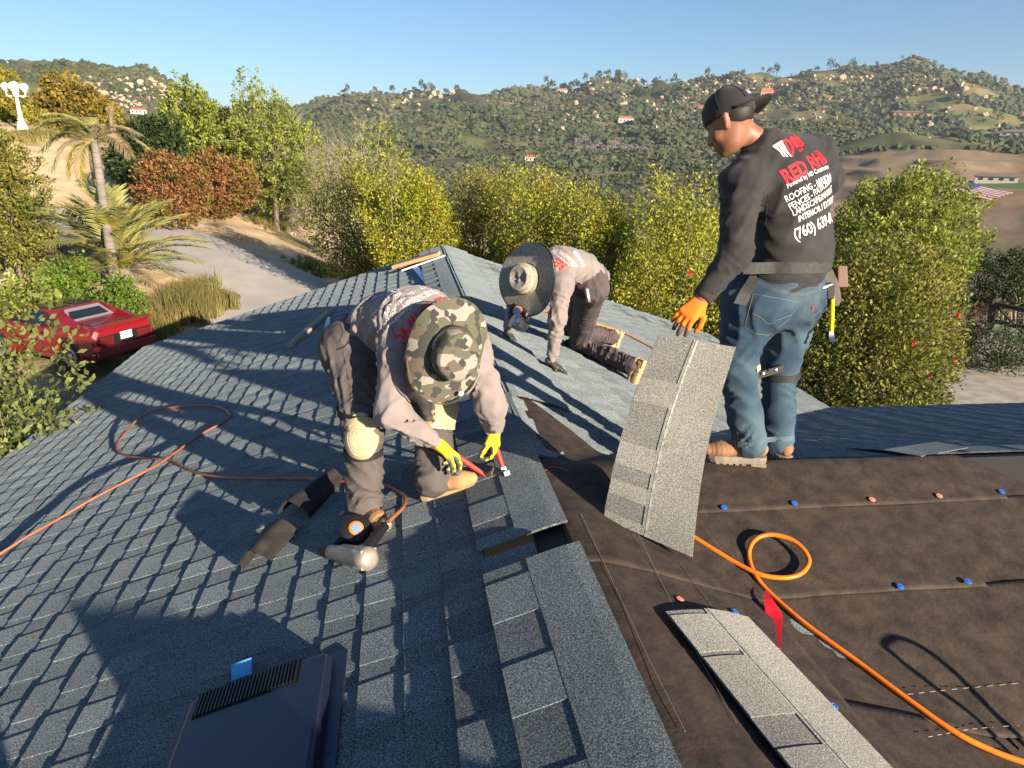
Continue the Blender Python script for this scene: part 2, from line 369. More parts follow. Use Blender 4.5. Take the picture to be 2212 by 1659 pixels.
M_CONC = mat('driveway_concrete', (.43, .40, .355), .9, (.36, .335, .30), 1.4, .3, .7, bump=.15, bscale=60, detail=10)
M_GRAVEL = mat('pale_gravel', (.47, .42, .34), .95, (.33, .29, .23), 2.5, bump=.5, bscale=30, detail=10)
strip('driveway', [(-3.4,12),(-4.4,18)]+[tuple(on_ground(*p)[:2]) for p in ((588,632),(470,575),(350,515),(215,482),(110,464),(0,446),(-120,430))], [4.4,4.4,4.2,4.0,3.8,3.8,3.8,3.8,3.8], M_CONC, .10)
strip('gravel_road', [(9,8.5),(12.5,12.5),(16,17),(20.5,22.5),(23.5,30)], [5,5.5,5.5,5,4.5], M_GRAVEL, .10)
jm = mat('driveway_joint', (.16, .13, .10), .9)
def road_line(p, q):
    mb = MB(); P = np.linspace(p, q, 12); z = ground_z(P[:, 0], P[:, 1])
    return P, z

# ---------------------------------------------------------------- the house: walls, shingles, felt
HOUSE = empty('house', (0, 4, -4.2), 'house with a grey shingle roof half stripped to brown felt', 'house')
M_STUCCO = mat('stucco', (.46, .40, .33), .95, (.40, .35, .29), 6., bump=.3, bscale=90)
M_DECK = mat('roof_deck', (.04, .035, .03), .9)
b = MB(); b.box((0, 2.2, -2.95), (7.4, 15.6, 2.6)); b.add([(-3.7,10,-1.65),(3.7,10,-1.65),(0,10,-.35),(-3.7,-5.6,-1.65),(3.7,-5.6,-1.65),(0,-5.6,-.35)], [(0,1,2),(5,4,3)])
b.build('wall', M_STUCCO, HOUSE)
b = MB(); b.box((6.8, 2.6, -2.95), (6.4, 7.0, 2.6)); b.build('wall', M_STUCCO, HOUSE)
def pslab(pts, th=.10):
    P = np.array(pts, float); n = len(P); mb = MB(); mb.add(np.vstack([P-[0,0,.012], P-[0,0,th]]), [tuple(range(n)), tuple(range(2*n-1, n-1, -1))]+[(i, i+n, (i+1) % n+n, (i+1) % n) for i in range(n)]); return mb
DKG = -T*W
pslab([(0,-6,0),(0,YG,0),(-W,YG,DKG),(-W,-6,DKG)]).build('roof_deck', M_DECK, HOUSE)
pslab([(0,-6,0),(W,-6,DKG),(W,YG,DKG),(0,YG,0)]).build('roof_deck', M_DECK, HOUSE)
def bpt(x, p): return (x*BX+p*PX, YB+x*BY+p*PY, -T*abs(p))
pslab([bpt(.0,0), bpt(9.6,0), bpt(9.6,W), bpt(W,W)]).build('roof_deck', M_DECK, HOUSE)
pslab([bpt(.0,0), bpt(W,-W), bpt(9.6,-W), bpt(9.6,0)]).build('roof_deck', M_DECK, HOUSE)
fm = mat('fascia_paint', (.30, .25, .20), .7)
for x in (-W-.02, W+.02):
    y0 = -6 if x < 0 else YB+W
    b = MB(); b.box((x, (y0+YG)/2, DKG-.11), (.03, YG-y0, .17)); b.build('fascia', fm, HOUSE)
# one shingle: x up-slope, y along the eave, z off the roof
EXP_, LSH, WSH = .158, 1.12, .378
def shingle_mesh(seed, jig=0.):
    r = random.Random(seed); V = []; F = []; ti = []
    def slab(pts, zt, t, zb=-.002):
        k = len(V); n = len(pts); V.extend([(x, y, z) for (x, y), z in zip(pts, zt)]); V.extend([(x, y, zb) for x, y in pts]); ti.extend([t]*2*n)
        F.append(np.array([[k, k+1, k+2, k+3]])); F.append(np.array([[k+i, k+i+n, k+(i+1) % n+n, k+(i+1) % n] for i in range(n)]))
    g = .0015
    xs = .185
    slab([(0, g), (xs, g), (xs, LSH-g), (0, LSH-g)], [.0080, .0008, .0008, .0080], r.uniform(-.25, -.05))
    y = r.uniform(-.02, .06)
    while y < LSH-.06:
        wd = r.uniform(.13, .24); y1 = min(LSH-.004, y+wd); s = r.uniform(.004, .012)
        if y1-max(y, .004) > .05: slab([(-.001, max(y, .004)+s), (xs-.012, max(y, .004)), (xs-.012, y1), (-.001, y1-s)], [.0112, .0034, .0034, .0112], r.uniform(-.12, .35))
        y = y1+r.uniform(.06, .13)
    return np.array(V), F, np.array(ti)
SHV = [shingle_mesh(100+i) for i in range(9)]
SHM = []
for i, (v, f, t) in enumerate(SHV):
    me = fast_mesh('shingle', v, [np.concatenate(f)], False, t); me.materials.append(M_SH); SHM.append(me)
def pmat(o, S, U):
    N = np.cross(S, U); return np.array([[S[0],U[0],N[0],o[0]],[S[1],U[1],N[1],o[1]],[S[2],U[2],N[2],o[2]],[0,0,0,1]])
ST_V, ST_F, ST_T, _off = {}, {}, {}, {}
def put_shingle(key, k, M, single):
    if single:
        o = bpy.data.objects.new('shingle', SHM[k]); COL.objects.link(o); o.parent = HOUSE; o.matrix_parent_inverse = HOUSE_INV; o.matrix_basis = Matrix(M.tolist()); return
    v, f, t = SHV[k]
    if key != 'left': v = v*np.array([1, 1, 1.25]) if key == 'right' else v*np.array([1, 1, 1.])
    vv = v @ M[:3, :3].T+M[:3, 3]
    n = _off.get(key, 0); ST_V.setdefault(key, []).append(vv); ST_F.setdefault(key, []).append(np.concatenate(f)+n); ST_T.setdefault(key, []).append(t+random.uniform(-.08, .1)); _off[key] = n+len(vv)
HOUSE_INV = Matrix.Translation((0, -4, 4.2))
SL = 4.136-26*EXP_          # first butt edge above the left eave
Sdir = np.array([CT, 0, ST]); Ud = np.array([0, 1., 0]); n_single = 0
cand = []
for i in range(-1, 26):
    s0 = SL+i*EXP_; off = (i*.39+.21*(i % 3)) % LSH
    y0s = np.arange(-6+off, YG-.05, LSH)
    for y0 in y0s:
        fit = min(1., (YG+.012-y0)/LSH); o = np.array([-W, y0, DKG])+Sdir*s0
        if fit < .04: continue
        M = pmat(o, Sdir*1.0, Ud); M[:3, 1] *= fit; cand.append((y0, rng.integers(0, 9), M))
cand.sort(key=lambda c: (c[0]+LSH < .9, math.hypot(c[2][0,3]+.65, c[0])))
for j, (y0, k, M) in enumerate(cand):
    big = y0+LSH > .9
    put_shingle('left', k, M, big and n_single < 292)
    if big and n_single < 292: n_single += 1
# right slope of the long ridge and the far slope of the cross ridge
Sr = np.array([-CT, 0, ST]); Ur = np.array([0, -1., 0])
for i in range(0, 29):
    s0 = i*EXP_-.02; xx = W-s0*CT; off = (i*.43) % LSH; ylo = YB+xx-.9 if xx > .5 else 3.35+(.5-xx)*1.0
    for y0 in np.arange(YG+.02-off*0-off, ylo, -LSH): put_shingle('right', rng.integers(0, 9), pmat(np.array([W, y0, DKG])+Sr*s0, Sr, Ur), False)
    put_shingle('right', 0, pmat(np.array([W, YG+.02, DKG])+Sr*s0, Sr, Ur), False) if off > .1 else None
Sf = np.array([-PX*CT, -PY*CT, ST]); Uf = np.cross(np.cross(Sf, np.array([BX, BY, 0])), Sf); Uf = np.cross(Sf, np.cross([PX*ST, PY*ST, CT], Sf)) if False else np.array([-BX, -BY, 0])
Nf = np.cross(Sf, Uf)
if Nf[2] < 0: Uf = -Uf
for i in range(0, 28):
    s0 = i*EXP_-.02; p = W-s0*CT; off = (i*.47) % LSH
    for a in np.arange(max(p-.7, .35)-off, 9.6, LSH):
        q = a if Uf @ np.array([BX, BY, 0]) > 0 else a+LSH
        put_shingle('far', rng.integers(0, 9), pmat(np.array(bpt(q, W))+Sf*s0, Sf, Uf), False)
for key in ST_V:
    me = fast_mesh('shingle_field', np.vstack(ST_V[key]), [np.vstack(ST_F[key])], False, np.concatenate(ST_T[key])); o = link('shingle_field', me, M_SH2 if key == 'right' else M_SH, HOUSE); o['kind'] = 'stuff'
# loose strips: a whole shingle as a bent sheet. G maps (u along 0..1, v across 0..1) to space
def whole_shingle(name, fn, m, parent=None, teeth=((.07,.17),(.32,.5),(.63,.76),(.9,1.)), th=.005, nu=24, nv=8, root=None):
    mb = MB(); u = np.linspace(0, 1, nu); v = np.linspace(0, 1, nv)
    G = np.array([[fn(a, c, 0) for c in v] for a in u]); mb.sheet(G, th)
    me = mb.mesh(name, False); a = me.attributes.new('tint', 'FLOAT', 'POINT'); o = link(name, me, M_SHXD if m is M_SHX else M_SHD, parent)
    prev = 0.; ti = 0
    for (u0, u1) in list(teeth)+[(1., 1.)]:
        if u0-prev > .03:
            uu = np.linspace(prev, u0, 7); vv = np.linspace(0, .44, 4)
            G = np.array([[fn(p, q, .0045) for q in vv] for p in uu]); t = MB(); t.sheet(G, .004); link('tab', t.mesh('tab'), m, o)
        prev = u1
    t = MB(); G = np.array([[fn(p, q, .0048) for q in np.linspace(.44, 1, 5)] for p in np.linspace(0, 1, nu)]); t.sheet(G, .0045); link('headlap', t.mesh('headlap'), m, o)
    t = MB(); G = np.array([[fn(p, q, .0066) for q in (.475, .498)] for p in np.linspace(0, 1, 40)]); t.sheet(G, .001); link('adhesive_line', t.mesh('adhesive_line'), M_ADH, o)
    return o
M_ADH = mat('adhesive_line', (.36, .37, .33), .7, (.16, .18, .18), 60., .4, .6)
def plane_fn(y0, x0, lift0, lift1, L=LSH, Wd=WSH, curl=0., skew=0.):
    """on the left slope, butt edge at x0, folding over the ridge if it runs past it"""
    def fn(u, v, h):
        s = v*Wd; x = x0+s*CT; y = y0+u*L+skew*v; z = -T*math.sqrt(x*x+.0016)+.03*T
        l = lift0*(1-u)+lift1*u+curl*(1-u)**3
        return (x-ST*(l+h+.012), y, z+CT*(l+h+.012))
    return fn
# uncovered strip of the course below, then the two top-course strips being nailed
whole_shingle('top_shingle', plane_fn(2.393, -.379, .004, .006), M_SH, HOUSE)
whole_shingle('top_shingle', plane_fn(2.393+LSH, -.379, .004, .010, L=.42), M_SH, HOUSE, teeth=((.2,.5),))
for y0 in (-1.06, .06, 1.18): whole_shingle('top_shingle', plane_fn(y0+.02, -.526, .006, .006), M_SH, HOUSE)
whole_shingle('top_shingle', plane_fn(1.06, -.372, .012, .040, curl=0.), M_SH, HOUSE, teeth=((.0,.1),(.22,.40),(.57,.75),(.93,1.)))
whole_shingle('top_shingle', plane_fn(-.08, -.372, .010, .010), M_SH, HOUSE)
for k in range(7): whole_shingle('top_shingle', plane_fn(3.93+k*LSH, -.379, .002, .002, L=min(LSH, YG-3.93-k*LSH)), M_SH, HOUSE)
# strips of the far part of the ridge, folded over from the right
def cap_fn(y0, L, h0):
    def fn(u, v, h):
        x = .33-v*.355; y = y0+u*L; z = -T*math.sqrt(x*x+.0012)+.028
        return (x, y, z+h+h0-.004*u)
    return fn
for k, (y0, L) in enumerate(((3.86, 1.12), (4.98, 1.12), (6.1, 1.12), (7.22, 1.12), (8.34, 1.12), (9.46, 1.14))):
    mb = MB(); mb.sheet([[cap_fn(y0, L-.004, .004)(u, v, 0) for v in np.linspace(1, 0, 9)] for u in np.linspace(0, 1, 5)], .006)
    o = link('ridge_shingle', mb.mesh('ridge_shingle'), M_SH2, HOUSE)
    mb = MB(); mb.sheet([[cap_fn(y0, L, .0065)(u, v, 0) for v in (.10, .06)] for u in np.linspace(0, 1, 12)], .001); link('adhesive_line', mb.mesh('adhesive_line'), M_ADH, o)
# felt underlayment: gently smoothed over ridge and valley
def felt_z(x, y):
    A = -T*np.sqrt(x*x+.006)+T*.077-.02; B = -T*np.sqrt((PX*x+PY*(y-YB))**2+.002)+T*.045-.006
    d = A-B; k = .05; h = np.clip(.5+d/(2*k), 0, 1); return B*(1-h)+A*h+k*h*(1-h)*.5
def felt_sheet(name, poly, lift, n=(60, 40), wr=.004, parent=HOUSE, sd=0):
    """poly: four plan corners"""
    a, b_, c, d = (np.array(p, float) for p in poly); u = np.linspace(0, 1, n[0])[:, None, None]; v = np.linspace(0, 1, n[1])[None, :, None]
    P = (a*(1-u)+b_*u)*(1-v)+(d*(1-u)+c*u)*v; x, y = P[..., 0], P[..., 1]
    z = felt_z(x, y)+lift+wr*(fbm(x*2.2+sd, y*2.2, 3)*1.6+.7*np.sin(7*x+3*fbm(x*3, y*3, 2, sd)))
    mb = MB(); mb.sheet(np.stack([x, y, z], -1), .0025)
    o = link(name, mb.mesh(name, True), M_FELT, parent); return o
def P2(x, p): q = bpt(x, p); return (q[0], q[1])
felt_sheet('felt_sheet', [P2(.05,-3.4), P2(5.6,-3.4), P2(5.6,-1.26), P2(.05,-1.26)], .004, (80, 50), sd=1)
felt_sheet('felt_sheet', [P2(.10,-1.30), P2(5.6,-1.30), P2(5.6,-.72), P2(.10,-.72)], .008, (80, 24), sd=2)
felt_sheet('felt_sheet', [P2(.10,-.74), P2(5.6,-.74), P2(5.6,-.29), P2(.10,-.29)], .012, (80, 20), sd=3)
felt_sheet('felt_sheet', [P2(.60,-.31), P2(2.35,-.31), P2(2.05,.0), P2(.60,.035)], .015, (40, 14), wr=.002, sd=4)
felt_sheet('felt_sheet', [(-.15,-2.), (.70,-2.), (.70,2.16), (-.15,2.2)], .014, (36, 90), wr=.005, sd=5)
felt_sheet('felt_sheet', [(-.05,2.13), (.70,2.09), (.50,2.92), (-.02,4.15)], .018, (36, 40), wr=.004, sd=6)
# plastic cap nails
def cap_nail(P, m, n=(0, 0, 1)):
    b = MB(); b.lathe([(.0125, 0), (.0125, .0015), (.008, .003), (.0075, .0022), (.003, .0022), (.0028, .0042), (.001, .0046)], (0,0,0), n=14)
    o = b.build('cap_nail', m, HOUSE, smooth=True); o.matrix_basis = Matrix.Translation(Vector(P)) @ Vector(n).to_track_quat('Z', 'Y').to_matrix().to_4x4(); o.scale = (1.15,)*3; return o
M_BLUEP = mat('blue_cap_plastic', (.03, .13, .50), .35); M_CORAL = mat('coral_cap_plastic', (.75, .22, .15), .4)
def on_felt(x, y, lift=0.):
    v = ray(x, y); t = np.arange(.8, 9, .004); P = CAM_POS+v*t[:, None]; k = np.nonzero(P[:, 2] < felt_z(P[:, 0], P[:, 1])+.02+lift)[0]
    return P[k[0]] if len(k) else P[-1]
for x, y, c in ((1564,1096,0),(1716,1087,0),(1884,1079,1),(2029,1071,1),(2164,1062,0),(1945,1267,0),(2091,1256,0),(1469,1294,1),(1588,1321,0),(1801,1525,0)):
    P = on_felt(x, y, .004); n = nrm([-(felt_z(P[0]+.01, P[1])-felt_z(P[0]-.01, P[1]))/.02, -(felt_z(P[0], P[1]+.01)-felt_z(P[0], P[1]-.01))/.02, 1.]); cap_nail(P, M_CORAL if c else M_BLUEP, n)
cap_nail(on_roof(739, 1108, .016), M_CORAL, (-ST, 0, CT))
# chalk dashes printed on the felt are part of the roll: thin raised threads
M_CHALK = mat('chalk_line', (.30, .24, .18), .8)
for pts in [((1960,1500),(2080,1487),(2212,1475)),((2005,1592),(2100,1575),(2212,1566)),((1470,1215),(1530,1300),(1620,1420),(1700,1540),(1760,1640)),((1255,1110),(1330,1270),(1400,1420),(1480,1580)),((1330,1050),(1420,1240),(1500,1400),(1590,1560))]:
    Q = smooth_curve([on_felt(*p, .003) for p in pts], 10); mb = MB()
    for i in range(0, len(Q)-1, 2 if pts[0][0] > 1900 else 1): mb.tube(Q[i:i+2], .0011, 4)
    o = mb.build('chalk_line', M_CHALK, HOUSE)
    if pts[0][0] > 1900: o['kind'] = 'stuff'
# slant-back vent with louvres on the left slope
def Lp(x, y, h): return np.array([x-ST*h, y, T*x+CT*h]) if x < 0 else None
M_VENT = mat('vent_plastic', (.010, .014, .036), .36, (.10, .10, .12), 130., .66, .72, spec=.5)
RL = np.stack([Sdir, Ud, np.cross(Sdir, Ud)], 1)
VC = Lp(-1.16, 1.60, .0); VENT = MB()
VENT.box(VC+RL@[0, -.02, .012], (.60, 1.06, .008), RL); vent = VENT.build('roof_vent', M_VENT, HOUSE, bevel=.003)
b = MB(); b.box(VC+RL@[0, 0, .035], (.505, .98, .055), RL, .96); b.build('vent_hood', M_VENT, vent, bevel=.012)
for k in range(27):
    b = MB(); b.box(VC+RL@[-.200+k*.0132, .42,   .0650], (.0055, .105, .008), RL); b.build('louvre', M_BLACK, vent)
b = MB(); b.box(VC+RL@[-.028, .42, .0630], (.37, .118, .0015), RL); b.build('louvre_shade', mat('vent_shadow', (.004,.004,.005), .9), vent)  # black sheet under the louvres, painted shade between the slats
b = MB(); b.box(VC+RL@[-.09, .56, .045], (.075, .06, .003), RL @ np.array(Matrix.Rotation(.5, 3, 'X'))); b.build('blue_tab', mat('blue_tape', (.10, .38, .75), .5), vent)
# ---------------------------------------------------------------- soft bodies: distance fields meshed with surface nets
def surfnet(f, lo, hi, h):
    lo = np.asarray(lo, float); n = np.ceil((np.asarray(hi)-lo)/h).astype(int)+1
    ax = [lo[i]+np.arange(n[i])*h for i in range(3)]
    P = np.stack(np.meshgrid(*ax, indexing='ij'), -1).reshape(-1, 3)
    D = np.concatenate([f(P[i:i+400000]) for i in range(0, len(P), 400000)]).reshape(n)
    s = D < 0; c = [s[i:n[0]-1+i, j:n[1]-1+j, k:n[2]-1+k] for i in (0,1) for j in (0,1) for k in (0,1)]
    tot = sum(x.astype(int) for x in c); mask = (tot > 0) & (tot < 8)
    idx = np.full(mask.shape, -1); cells = np.argwhere(mask); idx[mask] = np.arange(len(cells))
    acc = np.zeros((len(cells), 3)); cnt = np.zeros(len(cells))
    corners = [(i,j,k) for i in (0,1) for j in (0,1) for k in (0,1)]
    for a in corners:
        for d in range(3):
            if a[d]: continue
            b = list(a); b[d] = 1
            da = D[cells[:,0]+a[0], cells[:,1]+a[1], cells[:,2]+a[2]]; db = D[cells[:,0]+b[0], cells[:,1]+b[1], cells[:,2]+b[2]]
            m = (da < 0) != (db < 0); t = np.where(m, da/np.where(m, da-db, 1), 0); p = np.array(a, float)+np.eye(3)[d]*t[:, None]
            acc[m] += p[m]; cnt[m] += 1
    V = lo+(cells+acc/cnt[:, None])*h; F = []
    for d in range(3):
        e = [slice(None)]*3; e2 = [slice(None)]*3; e[d] = slice(0, n[d]-1); e2[d] = slice(1, n[d])
        for o in range(3):
            if o != d: e[o] = slice(1, n[o]-1); e2[o] = slice(1, n[o]-1)
        cr = s[tuple(e)] != s[tuple(e2)]; ii = np.argwhere(cr); inside = s[tuple(e)][cr]
        base = ii.copy(); o1, o2 = (d+1) % 3, (d+2) % 3
        base[:, o1] += 1; base[:, o2] += 1
        def ci(s1, s2):
            q = base.copy(); q[:, o1] -= s1; q[:, o2] -= s2; return idx[q[:,0], q[:,1], q[:,2]]
        Q = np.stack([ci(1,1), ci(0,1), ci(0,0), ci(1,0)], 1); Q[~inside] = Q[~inside][:, ::-1]; F.append(Q)
    return V, np.concatenate(F)
def smin(a, b, k):
    h = np.clip(.5+.5*(b-a)/k, 0, 1); return b*(1-h)+a*h-k*h*(1-h)
class Field:
    def __init__(s, k=.03): s.p = []; s.k = k; s.lo = np.full(3, 1e9); s.hi = -s.lo; s.fold = []
    def _b(s, P, r): s.lo = np.minimum(s.lo, np.asarray(P)-r); s.hi = np.maximum(s.hi, np.asarray(P)+r)
    def cone(s, a, b, ra, rb, flat=None, q=1., k=None, fold=0.):
        """rounded cone; flat: axis along which it is q times thinner"""
        s.p.append(('c', np.asarray(a, float), np.asarray(b, float), ra, rb, None if flat is None else nrm(flat), q, k or s.k, fold)); s._b(a, ra+.03); s._b(b, rb+.03); return s
    def chain(s, pts, rs, **kw):
        for i in range(len(pts)-1): s.cone(pts[i], pts[i+1], rs[i], rs[i+1], **kw)
        return s
    def ell(s, c, R, rad, k=None, cut=False):
        s.p.append(('e', np.asarray(c, float), np.asarray(R, float), np.asarray(rad, float), k or s.k, cut)); s._b(c, max(rad)+.02) if not cut else None; return s
    def plane(s, c, n): s.p.append(('p', np.asarray(c, float), nrm(n))); return s
    def ev(s, P):
        D = np.full(len(P), 9.)
        for q in s.p:
            if q[0] == 'c':
                _, a, b, ra, rb, fl, fq, k, fo = q; w = P-a; ba = b-a
                if fl is not None:
                    e = (w@fl)[:, None]*fl*(1/fq-1); w = w+e; ba = ba+fl*((ba@fl)*(1/fq-1))
                L = max(ba@ba, 1e-9); t = np.clip(w@ba/L, 0, 1); dd = np.linalg.norm(w-t[:, None]*ba, axis=1)-(ra+(rb-ra)*t)
                if fl is not None: dd = dd*(.5+.5*fq)
                if fo:
                    l = math.sqrt(L); ph = t*l*PI/.040+P@np.array([14., -11, 17])+1.7*np.sin(P@np.array([19., 13, 17]))+1.1*np.sin(P@np.array([-31., 22, 11])); dd = dd-fo*((1-np.abs(np.sin(ph)))**1.5-.35)*np.clip(3.2*t*(1-t)+.35, 0, 1)*np.clip(.6+.7*np.sin(P@np.array([23., -29, 19])+2.), 0, 1.2)
                D = smin(D, dd, k)
            elif q[0] == 'e':
                _, c, R, rad, k, cut = q; w = (P-c)@R; kk = np.linalg.norm(w/rad, axis=1); k2 = np.linalg.norm(w/(rad*rad), axis=1)+1e-9; dd = kk*(kk-1)/k2
                D = -smin(-D, dd, k) if cut else smin(D, dd, k)
            else: D = np.maximum(D, (P-q[1])@q[2])
        for amp, kv, kw, sh in s.fold:
            D = D-amp*((1-np.abs(np.sin(P@kv+1.9*np.sin(P@kw)+sh)))**1.4-.35)*np.clip(.7+.8*np.sin(P@kw*.7+sh*2), 0, 1.3)
        return D
    def build(s, name, m, parent, h=.009, smooth=True):
        V, F = surfnet(s.ev, s.lo-.02, s.hi+.02, h); me = fast_mesh(name, V, F, smooth); o = link(name, me, m, parent); return o
def folds(f, amp, dirs, wl=.07, sd=0):
    r = np.random.default_rng(sd)
    for d in dirs: f.fold.append((amp, nrm(d)*PI/wl, r.normal(size=3)*12, r.uniform(0, 6)))
def bvh_of(o):
    me = o.data; M = mw(o); return BVHTree.FromPolygons([M @ v.co for v in me.vertices], [tuple(p.vertices) for p in me.polygons])
FONT_CACHE = {}
def text_mesh(s, bold=.012):
    """flat lettering, unit cap height, finely cut so that it can follow cloth; returns verts, tris"""
    if (s, bold) in FONT_CACHE: return FONT_CACHE[(s, bold)]
    c = bpy.data.curves.new('t', 'FONT'); c.body = s; c.size = 1.; c.offset = bold; c.resolution_u = 2; c.space_character = .98
    o = bpy.data.objects.new('t', c); COL.objects.link(o); dg = bpy.context.evaluated_depsgraph_get(); me = bpy.data.meshes.new_from_object(o.evaluated_get(dg))
    bm = bmesh.new(); bm.from_mesh(me)
    bmesh.ops.triangulate(bm, faces=bm.faces[:])
    for _ in range(3):
        es = [e for e in bm.edges if e.calc_length() > .22]
        if not es: break
        bmesh.ops.subdivide_edges(bm, edges=es, cuts=1); bmesh.ops.triangulate(bm, faces=[f for f in bm.faces if len(f.verts) > 3])
    bm.verts.index_update(); V = np.array([v.co[:] for v in bm.verts])/.69; F = [tuple(v.index for v in f.verts) for f in bm.faces]; bm.free()
    bpy.data.objects.remove(o); bpy.data.curves.remove(c); bpy.data.meshes.remove(me); FONT_CACHE[(s, bold)] = (V, F); return V, F
def wrap(name, V, F, bvh, o, u, v, m, parent, lift=.0025, dist=.35):
    """lay a flat shape (local x along u, y along v) on a surface, looking along -n"""
    n = nrm(np.cross(u, v)); W_ = np.asarray(o)+V[:, :1]*u+V[:, 1:2]*v; out = []; keep = []
    for p in W_:
        h, nn, _, d = bvh.ray_cast(Vector(p+n*dist*.5), Vector(-n), dist*1.4)
        if h is not None and abs(d-dist*.5) > .11: h = None
        if h is None: out.append(tuple(p)); keep.append(False)
        else: out.append(tuple(np.array(h)+n*lift)); keep.append(True)
    F = [f for f in F if all(keep[i] for i in f) and max(np.linalg.norm(np.array(out[f[i]])-np.array(out[f[i-1]])) for i in range(3)) < .09]
    if not F: return None
    me = bpy.data.meshes.new(name); me.from_pydata(out, [], F); me.update(); return link(name, me, m, parent)
def torso_bvh(o, J):
    """the shirt without its sleeves"""
    me = o.data; V = np.array([v.co[:] for v in me.vertices]); C_ = np.array([p.center[:] for p in me.polygons]); keep = np.ones(len(C_), bool)
    for S in 'LR':
        sh, el, wr = (np.array(J[k+S], float) for k in ('sh', 'el', 'wr'))
        for a, b_, t0, r in ((sh, el, .18, .105), (el, wr, 0, .10)):
            d = b_-a; t = ((C_-a)@d)/(d@d); q = np.linalg.norm(C_-a-np.clip(t, 0, 1)[:, None]*d, axis=1); keep &= ~((q < r) & (t > t0))
    M = mw(o); return BVHTree.FromPolygons([M @ Vector(v) for v in V], [tuple(p.vertices) for p, k in zip(me.polygons, keep) if k])
def anchors(bvh, p0, p1, frac=.6):
    """two surface points along a line of print, slid inwards until both meet cloth"""
    p0, p1 = np.array(p0, float), np.array(p1, float); a = b_ = None; t = 0.
    while t < .45 and a is None: a = pixhit(bvh, *(p0+(p1-p0)*t)); t += .03
    s = frac
    while s > t+.1 and b_ is None: b_ = pixhit(bvh, *(p0+(p1-p0)*s)); s -= .03
    if a is None or b_ is None: return None
    L = np.linalg.norm(b_-a)/(s+.03-t+.03); u = (b_-a)/np.linalg.norm(b_-a); return a-u*L*(t-.03), b_, u, L
def pixhit(bvh, x, y):
    h, n, _, d = bvh.ray_cast(Vector(CAM_POS), Vector(nrm(ray(x, y))), 30); return None if h is None else np.array(h)
def hand(name, m, parent, wrist, fdir, palm, thumb, curl=.6, size=1., spread=.10, m2=None):
    """glove: palm and five separate bent fingers. fdir to the fingers, palm: palm normal, thumb: side of the thumb"""
    f = nrm(fdir); pn = np.asarray(palm, float); pn = nrm(pn-f*(pn@f)); sd_ = np.cross(pn, f); sd_ = sd_ if sd_@np.asarray(thumb) > 0 else -sd_
    F = Field(.012); w = np.asarray(wrist, float); k = size
    F.cone(w-f*.03*k, w+f*.015*k, .031*k, .030*k, flat=pn, q=.8)
    kn = w+f*.085*k
    for i, off in enumerate((.030, .010, -.010, -.029)): F.cone(w+sd_*off*.6*k+f*.01*k, kn+sd_*off*k-f*.004*abs(i-1)*k, .017*k, .0145*k, k=.016)
    tips = []
    for i, (off, L, r) in enumerate(((.030, .072, .0105), (.010, .080, .0108), (-.010, .075, .0104), (-.029, .058, .0092))):
        p = kn+sd_*off*k-f*.004*abs(i-1)*k; a = curl*(.8+.12*i); dirn = f+sd_*spread*(off/.03)
        for j, (fr, aa) in enumerate(((.44, .55), (.32, 1.25), (.24, 1.9))):
            d = nrm(dirn*math.cos(a*aa)+pn*math.sin(a*aa)); q = p+d*L*fr*k; F.cone(p, q, r*k*(1-.07*j), r*k*(.95-.07*j), k=.005); p = q
        tips.append(p)
    p = w+sd_*.022*k+f*.018*k+pn*.006*k; q = p+nrm(sd_*.75+f*.65+pn*.35)*.042*k; q2 = q+nrm(sd_*.25+f*.85+pn*.55)*.032*k; q3 = q2+nrm(sd_*-.1+f*.85+pn*.6)*.024*k
    F.cone(p, q, .016*k, .0135*k, k=.014); F.cone(q, q2, .0125*k, .0115*k, k=.005); F.cone(q2, q3, .0115*k, .0098*k, k=.005)
    o = F.build(name, m, parent, h=.0042*k)
    if m2 is not None:       # rubber dipped palm and finger tips
        o.data.materials.append(m2); c = np.array([np.array(q.center[:]) for q in o.data.polygons]); nn = np.array([q.normal[:] for q in o.data.polygons])
        sel = ((c-w)@f > .035*k) & ((nn@pn > -.05) | ((c-w)@f > .125*k))
        o.data.polygons.foreach_set('material_index', sel.astype(np.int32))
    return o, tips
